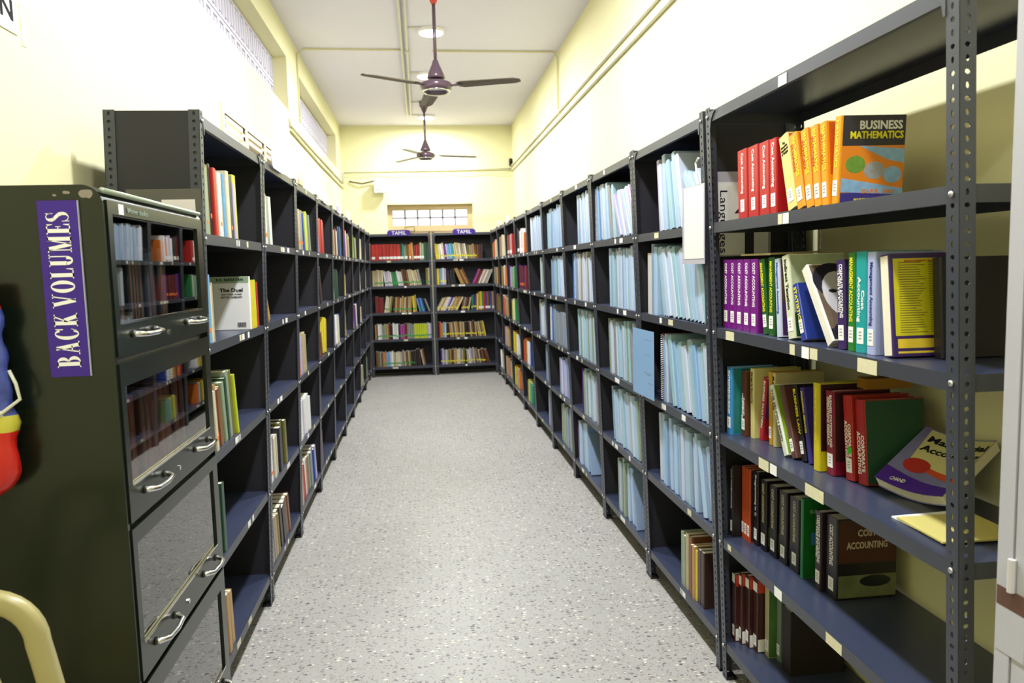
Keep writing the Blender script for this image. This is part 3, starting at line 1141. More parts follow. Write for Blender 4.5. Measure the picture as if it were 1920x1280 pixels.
bay('L8', 0, .3, [('CeC', .05, .24, 0)])
bay('L9', 4, .02, [('cwe', .05, .25, 0)])
bay('L9', 3, .02, [('wCc', .05, .25, 0)])
bay('L9', 2, .02, [('la', .05, .22, 0)])
bay('L9', 0, .2, [('Ce', .05, .24, 0)])

# end wall racks
GB = {'band': 'green'}
YB_ = {'band': 'yellow'}
bay('B1', 4, .015, [('c', .02, .25, 0), ('R', .018, .23, 0), ('rrrrrrrr', .051, .235, 0, {'same': 1, 'lab': 1}), ('Gt', .022, .23, 0, LB), ('evno', .022, .22, -2, LB), ('O', .035, .27, -3),
                   ('RrR', .028, .225, 0, LB), ('Ce', .028, .24, 0, LB), ('GG', .036, .25, 0, {'same': 1}), ('G', .03, .24, 0)])
bay('B1', 3, .03, [('NC', .022, .22, 0), ('CCcCc', .026, .235, 0, GB), ('WlzW', .026, .215, -6, GB), ('gg', .03, .215, -8, GB), ('wWW', .024, .21, -8, GB), ('nNnCC', .024, .24, -9, GB), ('cCCa', .024, .235, -11, GB),
                   .06, ('v', .025, .24, 0, GB), ('CCv', .026, .25, 0, GB), ('aC', .03, .25, 0, GB), ('aNG', .035, .23, 0)])
bay('B1', 2, .08, [('RR', .06, .23, 0), ('ccCv', .022, .23, 9, GB), ('NOnCOCnCO', .026, .225, 3, GB), ('yO', .026, .24, -3, GB), ('BbBb', .02, .2, -14, GB), ('ka', .02, .19, -20), .16, ('w', .025, .08, 0)])
bay('B1', 1, .06, [('On', .022, .22, 0), ('wWae', .026, .215, 0, GB), ('OR', .028, .23, 0, GB), ('kwW', .026, .225, 0, GB), ('wN', .026, .23, 0, GB), ('PPR', .03, .215, 0, GB), ('aeaa', .026, .215, 0, GB),
                   ('YYYYYYY', .026, .215, 0, {'band': 'green', 'same': 1}), ('lWlWlWw', .023, .22, 0, GB)])
bay('B1', 0, .06, [('nvan', .022, .22, 0), ('OoBBWw', .024, .215, 0, GB), ('CccWCaCn', .024, .215, -1, GB), ('CvkN', .024, .22, -3, GB), ('NkN', .024, .24, -4), ('Cn', .022, .24, -9)])
bay('B2', 4, .03, [('yycwc', .024, .235, -4, YB_), ('plBBtCcC', .024, .23, -6, YB_), ('caCw', .024, .23, -8, YB_), ('vOaOn', .024, .21, -4, YB_), ('nNN', .03, .21, 0)])
bay('B2', 3, .03, [('vya', .024, .23, 0), ('BWl', .026, .24, 0, YB_), ('kkk', .035, .22, -4), ('OOnOn', .022, .24, -22), .05, ('PRnzCzCW', .022, .23, 24, {}), ('lpccc', .024, .24, 20), ('NnanN', .024, .23, 3)])
bay('B2', 2, .02, [('CcOc', .02, .22, 28, YB_), ('wlpW', .022, .22, 27, YB_), ('OCOOc', .02, .22, 26, YB_), ('nanNC', .022, .2, 12, YB_), ('gbpy', .022, .23, 2, YB_), ('OygrpvRbOpRg', .024, .27, 0, {'lab': 1, 'same': 1}), ('ll', .026, .25, 0)])
bay('B2', 1, .05, [('RoO', .022, .22, 0), ('BWkN', .022, .22, 0, YB_), ('OCvCOnCOC', .021, .215, -3, YB_), ('NkNCnNC', .021, .23, -5, YB_), ('OCvOy', .022, .225, -9, YB_), .11, ('vCevee', .022, .215, 9, YB_), ('Y', .03, .22, 12)])
bay('B2', 0, .07, [('pl', .024, .22, 0, YB_), ('aWevO', .022, .215, 0, YB_), ('NnCOcWaCv', .021, .22, 0, YB_), ('NCwlaC', .022, .22, -4, YB_), ('anCNnN', .021, .21, -9, YB_), ('nn', .02, .21, -14)])

# ------------------------------------------------------------------ books of the nearest rack, one by one
SPX = RH


def nb(b, u, t, h, lean, y0, ck, desc, title=None, tc=WHITE, d=None, z0=.3, z1=.95, th=None, stick=True, bold=.02, sub=None, art=None, yaw=0, hexc=None, rough=.3):
    z = ZS[b]
    d = d or .175
    M = rowpos('N', u, z, y0, lean, t, yaw)
    root = thing('book', desc, 'book', M, 'textbooks on the %s of the nearest rack' % BAYN[b])
    cm = mat('cover_'+(hexc or ck), hexc or PAL[ck][1], rough, spec=.5, noise=.05, nscale=18)
    c = MB()
    cover_geo(c, t, h, d)
    c.build('cover', cm, root)
    p = MB()
    pages_geo(p, t, h, d, 0)
    p.build('page_block', PAGES, root)
    if title:
        text(root, title, (0, 0, -1), (1, 0, 0), (t*(.5 if not sub else .62), -.0006, h*(z0+z1)/2), h*(z1-z0), th or min(t*.5, .016), tc, bold)
    if sub:
        text(root, sub[0], (0, 0, -1), (1, 0, 0), (t*.3, -.0006, h*(z0+z1)/2), h*(z1-z0)*sub[2], min(t*.32, .012), sub[1], .01)
    if stick:
        s = MB().box(t/2-min(t*.34, .014), t/2+min(t*.34, .014), -.0009, .0003, .022, .062)
        k = s.build('spine_label', STICK, root)
        q = MB()
        for i in range(3):
            q.box(t/2-.006, t/2+.006, -.0013, -.0009, .034+i*.008, .037+i*.008)
        q.build('printed_lines', mat('faint_label_print', '#9a9aa2', .6), k)
    if art:
        art(root, t, h, d)
    return root


def panel(root, name, t, y0, y1, z0, z1, m, e=.0004):
    return MB().box(t-.0002, t+e, y0, y1, z0, z1).build(name, m, root)


def disc(root, name, t, y, z, ry, rz, m, e=.0008):
    mb = MB()
    vs = [(t+e, y+ry*math.cos(2*PI*i/20), z+rz*math.sin(2*PI*i/20)) for i in range(20)]
    mb.add(vs + [(t, p[1], p[2]) for p in vs], [tuple(range(20))] + [(i, 20+i, 20+(i+1) % 20, (i+1) % 20) for i in range(20)])
    return mb.build(name, m, root)


def ctext(root, s, t, y, z, L, H, m, bold=.02, name='title_text'):
    return text(root, s, (0, 1, 0), (0, 0, 1), (t+.0012, y, z), L, H, m, bold, name)


DK = mat('charcoal_print', '#2c2833', .35, spec=.5)
SKY = mat('sky_print', '#8fb8e0', .4, noise=.3, nscale=60)
GRN = mat('green_print', '#6f9a3a', .4, noise=.3, nscale=80)
GRY = mat('grey_print', '#a3a3a6', .4, noise=.3, nscale=80)
ORP = mat('orange_print', '#ee8a1c', .35)
ORD2 = mat('burnt_orange_print', '#c85a1e', .35)


def art_bm(root, t, h, d):
    panel(root, 'cover_print', t, .006, d, h*.66, h, DK)
    panel(root, 'cover_print', t, .006, d, h*.16, h*.66, ORP)
    mb = MB()
    e = .0008
    mb.add([(t+e, .006, h*.30), (t+e, d, h*.17), (t+e, d, h*.10), (t+e, .006, h*.14)], [(0, 3, 2, 1)])
    mb.add([(t+e, .05, h*.66), (t+e, d, h*.62), (t+e, d, h*.46), (t+e, d*.75, h*.50)], [(0, 3, 2, 1)])
    mb.build('wave_print', SKY, root)
    disc(root, 'round_picture', t, d*.25, h*.45, .026, .022, GRN)
    disc(root, 'round_picture', t, d*.55, h*.38, .028, .022, GRY)
    disc(root, 'round_picture', t, d*.83, h*.33, .024, .021, SKY)
    panel(root, 'cover_print', t, .006, d, 0, h*.13, mat('violet_print', '#3b2f8c', .4), .0006)
    ctext(root, 'BUSINESS', t, d*.62, h*.89, d*.66, .022, WHITE, .03)
    ctext(root, 'MATHEMATICS', t, d*.56, h*.78, d*.82, .019, YELLOWP, .03)
    ctext(root, 'Dr.P.R. Vittal', t, d*.62, h*.145, d*.5, .011, ORP, .02)
    ctext(root, 'MARGHAM PUBLICATIONS', t, d*.6, h*.05, d*.7, .008, YELLOWP, .02)


OB = 'orange Business Mathematics book, '
for i, (u, tt) in enumerate([(.185, .074), (.267, .074), (.349, .068), (.421, .044)]):
    nb(4, u, tt, .225, -2.5, .03, 'r', 'red Cost Accounting book, %s of four on the top shelf' % ['leftmost', 'second', 'third', 'last'][i], 'Cost Accounting', th=.022, hexc='#b5141f', z0=.36)


def art_cream(root, t, h, d):
    panel(root, 'cover_print', t, .006, d, .004, h-.004, mat('orange_cover', '#d2581b', .4, noise=.1))


rb = nb(4, .536, .052, .225, -16.5, .03, 'c', 'pale yellow spined book leaning between red and orange books, top shelf', None, hexc='#e6d584', art=art_cream)
text(rb, 'The\nExecutive\nHandbook\nof Budget', (1, 0, 0), (0, 0, 1), (.028, -.0006, .185), .042, .04, INK, .01)
for i, (u, tt, ln) in enumerate([(.592, .042, -15), (.643, .036, -11), (.686, .034, -8), (.725, .030, -5)]):
    nb(4, u, tt, .22, ln, .03, 'o', OB + ['first and most tilted', 'second from left', 'third from left', 'fourth from left'][i] + ' of the leaning row', 'MATHEMATICS', YELLOWP, hexc='#ee9a12', z0=.42, th=.016, sub=('BUSINESS', ORD2, .7),
       art=lambda root, t, h, d: panel(root, 'cover_print', t, .01, d, .08, h-.004, ORD2))
nb(4, .757, .034, .222, 4, .035, 'o', OB + 'front cover showing, at the right end', 'MATHEMATICS', YELLOWP, d=.17, hexc='#ee9a12', z0=.42, th=.014, art=art_bm, yaw=-.06)

for i in range(5):
    nb(3, .02+i*.0575, .051, .242, 0, .033, 'p', 'purple Cost Accounting book, %s of five on the second shelf' % ['leftmost', 'second', 'middle', 'fourth', 'rightmost'][i], 'COST ACCOUNTING', th=.018, hexc='#7a1b86', z0=.35)


def art_green(root, t, h, d):
    panel(root, 'cover_print', t, .03, d, .10, h-.02, mat('grey_green_cover', '#8f9480', .4, noise=.3, nscale=30))


nb(3, .341, .034, .24, -9, .036, 'G', 'dark green Management Accounting book leaning beside the purple books', 'MANAGEMENT ACCOUNTING', YELLOWP, hexc='#1f5a24', z0=.3, art=art_green)
nb(3, .378, .038, .245, -1.5, .036, 'G', 'dark green Management Accounting book standing upright, right of the leaning one', 'MANAGEMENT ACCOUNTING', YELLOWP, hexc='#1f5a24', z0=.3, art=art_green)


def art_dusk(root, t, h, d):
    panel(root, 'cover_print', t, .006, d, .004, h*.45, mat('dusk_purple', '#4a2b6b', .4, noise=.3, nscale=12))
    panel(root, 'cover_print', t, .006, d, h*.45, h-.004, mat('brown_portrait', '#5b4038', .4, noise=.5, nscale=18))
    ctext(root, 'S.CHAND', t, .05, .02, .06, .012, WHITE, .04)


nb(3, .435, .03, .24, -5, .036, 'l', 'blue and white spined book with purple cover beside the green books', 'Management Accounting', mat('blue_ink', '#2f4fa8', .5), hexc='#c5cbe6', z0=.3, stick=False, art=art_dusk)


def art_tax(root, t, h, d):
    panel(root, 'cover_print', t, .006, d, h*.3, h-.004, mat('pale_green_cover', '#b9c6a0', .4, noise=.3, nscale=20))
    panel(root, 'cover_print', t, .006, d, .004, h*.3, mat('deep_green_cover', '#24512c', .4))


nb(3, .515, .042, .25, -11, .033, 'c', 'cream Indirect Taxation book leaning left, second shelf', 'Indirect Taxation', INK, hexc='#d9dcc0', z0=.35, art=art_tax)
nb(3, .588, .028, .17, -20, .036, 'b', 'blue and yellow spined book half hidden by the portrait book', 'STATISTICS', YELLOWP, hexc='#2b3f9a', z0=.3)
SKIN = mat('portrait_grey', '#cfccd0', .5)


def art_face(root, t, h, d):
    panel(root, 'cover_print', t, .006, d, .004, h*.15, DK)
    panel(root, 'cover_print', t, .006, d, h*.15, h-.004, mat('portrait_backdrop', '#6b5a4a', .5, noise=.4, nscale=14))
    mb = MB()
    disc(root, 'portrait_hair', t, d*.40, h*.76, .068, .062, DK, .0010)
    disc(root, 'portrait_face', t, d*.42, h*.58, .055, .078, SKIN, .0014)
    for yy in (.28, .56):
        disc(root, 'portrait_eye', t, d*yy, h*.63, .012, .006, DK, .0018)
    disc(root, 'portrait_nose', t, d*.43, h*.54, .008, .014, GRY, .0018)
    disc(root, 'portrait_mouth', t, d*.42, h*.43, .026, .009, DK, .0018)
    disc(root, 'portrait_teeth', t, d*.42, h*.435, .02, .005, WHITE, .0022)
    disc(root, 'portrait_jacket', t, d*.5, h*.12, .075, .035, DK, .0020)


nb(3, .742, .034, .25, -36, .03, 'w', 'white spined book with black and white portrait cover, leaning far left', None, stick=False, hexc='#e8e4d6', art=art_face)
nb(3, .782, .036, .232, -4, .036, 'p', 'dark violet Corporate Accounting book beside the portrait book', 'CORPORATE ACCOUNTING', WHITE, hexc='#3c2460', z0=.35, sub=('T.S. Reddy & Dr. A. Murthy', WHITE, .8), art=lambda r, t, h, d: panel(r, 'cover_print', t, .01, d, .02, .09, mat('blue_patch', '#3a4ba0', .4)))
nb(3, .828, .03, .25, -1, .036, 'g', 'bright green spined Management Accounting book next to the teal book', 'MANAGEMENT ACCOUNTING', YELLOWP, hexc='#2c7a2c', z0=.3)


def art_teal(root, t, h, d):
    panel(root, 'cover_print', t, .006, d, h*.8, h-.002, mat('tan_sky', '#b7a898', .5))


nb(3, .863, .045, .252, -1, .036, 't', 'teal Cost Accounting book on the second shelf', 'Cost\nAccounting', WHITE, hexc='#239a9c', z0=.3, z1=.75, th=.032, art=art_teal)
nb(3, .912, .034, .25, -1, .036, 'l', 'lavender Management Accounting book right of the teal one', 'Management Accounting', mat('navy_ink', '#27357c', .5), hexc='#a9b2dd', z0=.28, z1=.9)


def art_yellow(root, t, h, d):
    panel(root, 'cover_print', t, .01, d-.01, h*.20, h-.012, mat('yellow_list_panel', '#d9cf22', .35, noise=.08, nscale=10))
    panel(root, 'cover_print', t, .014, d*.72, h*.08, h*.17, mat('yellow_strip', '#f0d03a', .4))
    panel(root, 'cover_print', t, d*.76, d-.012, h*.08, h*.17, mat('bar_code_white', '#dcdcda', .5))
    panel(root, 'cover_print', t, .014, d-.014, h*.03, h*.05, mat('yellow_strip', '#f0d03a', .4))
    q = MB()
    r = random.Random(2)
    for i in range(30):
        zz = h*.23+i*(h*.70/30)
        q.box(t+.0003, t+.0006, .022, .022+r.uniform(.04, .068), zz, zz+.0016)
        q.box(t+.0003, t+.0006, d*.52, d*.52+r.uniform(.035, .068), zz, zz+.0016)
    q.build('small_print', mat('brown_ink', '#6b5a20', .6), root)
    q = MB()
    for i in range(14):
        y = d*.79+i*.0022
        q.box(t+.0003, t+.0006, y, y+.001+.0006*(i % 3 == 0), h*.095, h*.16)
    q.build('bar_code', INK, root)
    ctext(root, 'MANAGEMENT ACCOUNTING', t, d*.5, h*.925, d*.6, .005, ORD2, .02)


y_ = nb(3, .98, .036, .242, -7, .04, 'p', 'purple book with yellow back cover showing, right end of second shelf', None, stick=False, hexc='#3a1f63', d=.185, art=art_yellow, yaw=-.05)
MB().box(.003, .033, -.0008, .001, .003, .238).build('fore_edge', PAGES, y_)
nb(3, 1.03, .03, .232, -4, .13, 'k', 'black book behind the yellow-backed one, second shelf', None, stick=False, hexc='#241f2c')
tag(MB().box(0, .22, 0, .17, 0, .006).build('booklet', mat('manila_paper', '#b9a87c', .7), M=RM['N'] @ T(.17, .035-SH*1.34, 1.34+.2535) @ Rx(.02)), 'thin tan booklet lying flat across the purple books', 'booklet')


# third shelf
nb(2, .02, .042, .245, 0, .035, 'B', 'light blue spined book with teal cover, left end of third shelf', 'ENTREPRENEURSHIP', WHITE, hexc='#3d8fd0', z0=.3, art=lambda r, t, h, d: panel(r, 'cover_print', t, .01, d, .004, h-.004, mat('teal_cover_print', '#1f7d78', .4, noise=.4, nscale=22)))
nb(2, .068, .036, .235, -1, .07, 'n', 'brown Research Methodology book near left end of third shelf', 'Research\nMethodology', WHITE, hexc='#5a2e20', z0=.25, z1=.65, th=.024)
nb(2, .112, .028, .248, -1, .085, 'c', 'pale yellow spined book beside the brown Research Methodology', 'Managerial Economics', INK, hexc='#d8cf86', z0=.5, stick=False)
nb(2, .15, .026, .225, 8, .10, 'r', 'red and violet spined book leaning right, third shelf', 'BUSINESS TAXATION', WHITE, hexc='#b01f33', z0=.2, stick=False, art=lambda r, t, h, d: (panel(r, 'cover_print', t, .006, d, h*.35, h-.004, mat('violet_cover_print', '#4d2a73', .4, noise=.3)), panel(r, 'cover_print', t, .006, d, .003, h*.1, mat('red_print', '#c52223', .4))))
nb(2, .226, .022, .25, -2, .10, 'y', 'mustard yellow book behind the slanting white one, third shelf', None, hexc='#c79a1c')
nb(2, .255, .020, .25, -2, .10, 'c', 'cream book behind the leaning Business Law books', 'Research', INK, hexc='#c9bb8a', z0=.5, stick=False)
nb(2, .395, .026, .235, -27, .07, 'w', 'white and green spined book at strong slant, third shelf', 'THE SELFISH MIND', mat('grey_ink', '#5a5a5a', .6), hexc='#d9dccb', z0=.2, stick=False, art=lambda r, t, h, d: panel(r, 'cover_print', t, .006, d, .004, h-.004, mat('lime_cover_print', '#8aa832', .4, noise=.4)))
nb(2, .43, .028, .235, -23, .08, 'N', 'dark brown picture-covered book slanting beside the white one', None, hexc='#5a3630')
nb(2, .462, .026, .238, -17, .095, 'k', 'black Business Law book leaning left, third shelf', 'BUSINESS LAW', YELLOWP, hexc='#1c1a20', z0=.35, th=.014)
nb(2, .494, .02, .235, -15, .10, 'b', 'indigo thin book leaning on the Business Law book', 'FINANCIAL SERVICES', YELLOWP, hexc='#3b2f86', z0=.4, stick=False)
nb(2, .552, .034, .262, -2, .085, 'y', 'book with maroon to yellow spine standing mid third shelf', 'Cost and Management', YELLOWP, hexc='#c9b81c', z0=.35, stick=False, art=lambda r, t, h, d: panel(r, 'cover_print', t, .006, d, .06, h-.004, mat('dark_maroon_print', '#3a1620', .4, noise=.4)))
nb(2, .60, .042, .245, -3, .10, 'm', 'maroon Business Statistics and Operations Research book on third shelf', 'BUSINESS STATISTICS AND\nOPERATIONS RESEARCH', WHITE, hexc='#7c1530', z0=.33, th=.026, art=lambda r, t, h, d: panel(r, 'cover_print', t, .006, d, .04, h-.004, mat('dark_maroon_print', '#3a1620', .4, noise=.4)))
rd = nb(2, .668, .042, .24, -6, .12, 'r', 'worn red Corporate Accounting book with a green dot', 'CORPORATE\nACCOUNTING', WHITE, hexc='#a3241a', z0=.25, z1=.7, th=.03)
MB().lathe([(.011, 0), (.0105, .0007)], 16).build('green_dot', mat('green_dot_paper', '#3fc02c', .5), rd, M=T(.026, -.0008, .085) @ Rx(PI/2))
g_ = nb(2, .7135, .044, .235, -6, .13, 'r', 'worn red Corporate Accounting book with dark green cover', 'CORPORATE\nACCOUNTING', WHITE, hexc='#9c1f18', z0=.12, z1=.62, th=.034, stick=False,
        art=lambda r, t, h, d: panel(r, 'cover_print', t, .004, d, .003, h-.003, mat('dark_green_cloth', '#1f4a34', .6, noise=.1)))
tag(MB().box(0, .05, 0, .14, 0, .03).build('book', [mat('amber_cover', '#a8741c', .5)], M=RM['N'] @ T(.60, .19-SH*.95, .95+.252)), 'amber book lying on top behind the maroon Business Statistics', 'book')

# reclining book
A = Vector((1.21, 1.868, .953))
Xd = Vector((.055, -.19, 0)).normalized()
Yd = Vector((.185, .0, .108))
Yd = (Yd - Xd*Yd.dot(Xd)).normalized()
Mr = basis(Xd, Yd, A)
mr = thing('book', 'purple and cream Managerial Accounting paperback reclining face up, third shelf', 'book', Mr)
mb = MB()
n = 10
W_, H_, T_ = .20, .225, .032


def bend(x):
    return .018*math.sin(PI*x/W_)**1 * -1


pc, pp = MB(), MB()
for i in range(n):
    a, b_ = i*W_/n, (i+1)*W_/n
    for M_, y0_, y1_, z0_, z1_ in ((pp, .003, H_-.003, .002, T_-.001), (pc, 0, H_, T_-.001, T_), (pc, 0, H_, 0, .002)):
        za, zb = bend(a)+.016, bend(b_)+.016
        M_.add([(a, y0_, z0_+za), (b_, y0_, z0_+zb), (b_, y1_, z0_+zb), (a, y1_, z0_+za), (a, y0_, z1_+za), (b_, y0_, z1_+zb), (b_, y1_, z1_+zb), (a, y1_, z1_+za)],
               [(0, 3, 2, 1), (4, 5, 6, 7), (0, 1, 5, 4), (1, 2, 6, 5), (2, 3, 7, 6), (3, 0, 4, 7)])
pc.build('cover', mat('blue_violet_cover', '#7a78a8', .2, spec=.6, noise=.35, nscale=9, coat=.4), mr)
pp.build('page_block', PAGES, mr)


def bentq(name, pts, m, e=.0006, n=14):
    """flat print laid on the bent cover: pts 2d polygon swept as a fan of strips"""
    mb = MB()
    xs = [p[0] for p in pts]
    x0, x1 = min(xs), max(xs)

    def span(x):
        ys = []
        for j in range(len(pts)):
            (ax, ay), (bx, by) = pts[j], pts[(j+1) % len(pts)]
            if (ax-x)*(bx-x) <= 0 and abs(ax-bx) > 1e-9:
                ys.append(ay+(by-ay)*(x-ax)/(bx-ax))
        return (min(ys), max(ys)) if ys else None
    for i in range(n):
        a, b_ = x0+(x1-x0)*(i+.001)/n, x0+(x1-x0)*(i+.999)/n
        sa, sb = span(a), span(b_)
        if sa and sb:
            mb.add([(a, sa[0], T_+bend(a)+.016+e), (b_, sb[0], T_+bend(b_)+.016+e), (b_, sb[1], T_+bend(b_)+.016+e), (a, sa[1], T_+bend(a)+.016+e)], [(0, 1, 2, 3)])
    return mb.build(name, m, mr)


bentq('cover_print', [(.0, .0), (W_, .0), (W_, .03), (0, .055)], mat('violet_band_print', '#4b2a92', .3))
bentq('cover_print', [(.03, .105), (W_, .07), (W_, H_-.005), (.02, H_-.005)], mat('cream_print', '#cfc78e', .45))
bentq('cover_print', [(.08, .08), (W_, .045), (W_, .068), (.08, .096)], mat('orange_strip_print', '#c8502a', .4), .0009)
ov = [(.062+.036*math.cos(k*PI/12), .088+.026*math.sin(k*PI/12)) for k in range(24)]
bentq('oval_print', ov, mat('red_oval_print', '#b3322a', .4), .0014)
for s_, xx, yy, L_ in (('Managerial', .115, .185, .165), ('Accounting', .115, .15, .165)):
    me, wd, hg = text_mesh(s_, .03, INK)
    me2 = me.copy()
    for v in me2.vertices:
        v.co.x = v.co.x*L_/wd+xx
        v.co.y = v.co.y*.03/hg+yy
        v.co.z = T_+bend(min(W_, max(0, v.co.x)))+.0172+v.co.z*.02
    link('title_text', me2, mr)
text(mr, 'S.CHAND', (1, 0, 0), (0, 1, 0), (.05, .02, T_+.0075), .055, .012, WHITE, .005)
# papers at the right end of the third shelf
for k, (dx, m_, lb, a_) in enumerate([(0, STICK, 'white papers lying at the right end of the third shelf', .05), (.02, mat('manila_folder', '#c9bd6e', .7), 'yellow folder on top of the white papers, third shelf', -.03)]):
    zz = .9508+k*.0045
    tag(MB().box(0, .17, 0, .19, 0, .004).build('paper_sheaf' if k == 0 else 'folder', m_, M=RM['N'] @ T(.995+dx, .045-SH*.95, zz) @ Rz(a_)), lb, 'papers' if k == 0 else 'folder')


# fourth shelf
def art_cost(root, t, h, d):
    panel(root, 'cover_print', t, .006, d, h*.45, h-.006, mat('dark_tan_leather', '#4a2418', .4, noise=.15))
    panel(root, 'cover_print', t, .006, d, .006, h*.30, mat('mossy_photo_print', '#6d7350', .4, noise=.6, nscale=16))
    disc(root, 'pen_picture', t, d*.65, h*.22, .05, .018, mat('dark_pen_print', '#1e2326', .3), .0010)
    ctext(root, 'COST', t, d*.5, h*.82, .06, .022, mat('beige_title', '#c9b89a', .5), .03)
    ctext(root, 'ACCOUNTING', t, d*.5, h*.67, .13, .022, mat('beige_title', '#c9b89a', .5), .03)


BK = '#1d1a1c'
nb(1, .0135, .016, .27, 0, .04, 'k', 'thin black book with hanging white label, left end of fourth shelf', 'JAVA PROGRAMMING', WHITE, hexc=BK, z0=.4, th=.006, d=.18)
for i in range(3):
    nb(1, .033+i*.0238, .021, .272, 0, .075, 'k', 'black and orange programming book, %s of three on the fourth shelf' % ['leftmost', 'middle', 'rightmost'][i], None, hexc='#b8481c', d=.18,
       art=lambda r, t, h, d: panel(r, 'cover_print', t, .006, d, .004, h-.004, DK))
nb(1, .107, .032, .272, 0, .088, 'k', 'black Programming in C book with orange foot', 'Programming in C', WHITE, hexc=BK, z0=.4, d=.18)
for i, (u, tt, hh) in enumerate([(.155, .042, .255), (.212, .048, .252), (.272, .052, .25), (.335, .062, .248)]):
    nb(1, u, tt, hh, 0, .092+.006*i, 'k', 'black Cost Accounting book, %s of four left of the green-covered book' % ['leftmost', 'second', 'third', 'rightmost'][i], 'COST ACCOUNTING', mat('pale_gold', '#cfc69a', .5), hexc=BK, z0=.4, th=.016, d=.19,
       art=(lambda r, t, h, d: panel(r, 'cover_print', t, .01, d, .02, h*.35, mat('olive_strip', '#4a5a28', .5))))
nb(1, .415, .014, .262, 0, .105, 'g', 'thin book with bright green cover on the fourth shelf', None, hexc='#2f7d4f', d=.19, stick=False,
   art=lambda r, t, h, d: (panel(r, 'cover_print', t, .004, d, .003, h-.003, mat('shiny_green', '#1f6b2c', .25, noise=.4, nscale=7)), panel(r, 'cover_print', t, .03, .09, .11, .15, mat('blue_box_print', '#3f77b5', .4), .0008), ctext(r, 'ELECTRONICS', t, .075, .22, .1, .012, mat('faded_green_text', '#7fae7a', .5))))
nb(1, .495, .034, .25, 0, .112, 'N', 'dark violet Corporate Accounting book left of the big Cost Accounting', 'CORPORATE ACCOUNTING', WHITE, hexc='#2b1c26', z0=.35, sub=('T.S. Reddy & A. Murthy', WHITE, .8), d=.18)
nb(1, .536, .062, .25, 0, .125, 'k', 'thick black Cost Accounting book with brown front cover showing', 'COST ACCOUNTING', WHITE, hexc=BK, z0=.4, z1=.9, th=.02, d=.19, art=art_cost)


# bottom shelf
def art_red(root, t, h, d):
    panel(root, 'cover_print', t, .004, d, h*.82, h-.003, mat('red_head', '#c23a24', .4))
    panel(root, 'cover_print', t, .004, d, .003, .05, WHITE)
    disc(root, 'round_emblem', t, d*.35, .025, .008, .008, mat('blue_emblem', '#2a6fa8', .4))


for i, (u, tt, yy) in enumerate([(.0135, .024, .035), (.04, .022, .05), (.064, .03, .065), (.097, .034, .08)]):
    r_ = nb(0, u, tt, .275 if i else .262, 0, yy, 'N', 'brown book with red and white head, %s of four on the bottom shelf' % ['leftmost', 'second', 'third', 'rightmost'][i], None, hexc='#43201c', d=.17, art=art_red)
    MB().box(.001, tt-.001, -.0007, .0004, .228, .262).build('head_label', STICK, r_)
nb(0, .138, .036, .27, 0, .105, 'c', 'cream green-edged book beside the brown ones, bottom shelf', None, hexc='#b9b487', d=.16, art=lambda r, t, h, d: panel(r, 'cover_print', t, .0, d, .003, h-.003, mat('leaf_cover', '#4f7a3a', .4, noise=.5, nscale=20)))
nb(0, .18, .028, .265, 0, .13, 'a', 'grey green book behind the cream one, bottom shelf', None, hexc='#6f7f6a', d=.16)
nb(0, .213, .022, .27, 0, .14, 'u', 'greyish blue thin book with beige cover, bottom shelf', 'DBMS', INK, hexc='#6d7c8c', d=.17, z0=.6, art=lambda r, t, h, d: panel(r, 'cover_print', t, .006, d, h*.5, h-.004, mat('beige_cover', '#a39a78', .5)))
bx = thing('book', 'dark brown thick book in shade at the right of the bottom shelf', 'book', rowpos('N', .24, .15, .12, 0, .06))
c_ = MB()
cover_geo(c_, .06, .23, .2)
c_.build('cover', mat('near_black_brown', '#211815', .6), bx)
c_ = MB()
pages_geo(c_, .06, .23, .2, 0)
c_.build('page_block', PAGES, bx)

# The face-out booklet of the nearest left rack and its companions
M_ = rowpos('L1', .70, 1.34, .004, 3, .022)
dl = thing('book', 'white paperback with sage head band, cover facing out on nearest left-hand rack', 'book', M_)
c_ = MB()
cover_geo(c_, .022, .225, .16)
c_.build('cover', mat('white_paperback', '#ecebe9', .4, spec=.4), dl)
c_ = MB()
pages_geo(c_, .022, .225, .16, 0)
c_.build('page_block', PAGES, dl)
LX, LY = (0, -1, 0), (0, 0, 1)
MB().box(-.0006, .0002, .003, .158, .198, .224).build('head_band', mat('sage_band', '#93ad8a', .5), dl)
text(dl, 'R.K. NARAYAN', LX, LY, (-.001, .08, .212), .11, .012, INK, .02)
text(dl, 'The Duel', LX, LY, (-.001, .075, .168), .095, .016, INK, .03)
text(dl, 'AND OTHER STORIES', LX, LY, (-.001, .075, .150), .085, .006, INK, .01)
text(dl, 'ANTON CHEKHOV', LX, LY, (-.001, .075, .138), .09, .008, INK, .02)
b_ = MB()
for i in range(12):
    b_.box(-.001, 0, .02+i*.003, .0212+i*.003+.0008*(i % 2), .01, .03)
b_.build('bar_code', INK, dl)
for i, (u, ck, hh, lb) in enumerate([(.755, 'y', .205, 'yellow book right of the white face-out paperback'), (.80, 'Y', .21, 'lime edged book between yellow and red ones, second left shelf'), (.845, 'r', .20, 'red book right of the white face-out paperback, second left shelf')]):
    o_ = add_book('L1', 3, 5+i, ck, u, .038, hh, .16, 0, .006, parts=True, desc=lb)
# dostoevsky spine
for o in list(C.objects):
    if o.get('label', '').startswith('cream book, sixth from left on the top shelf of the nearest left'):
        text(o, 'DOSTOEVSKY', (0, 0, -1), (1, 0, 0), (.027, -.0008, .135), .15, .02, INK, .02)

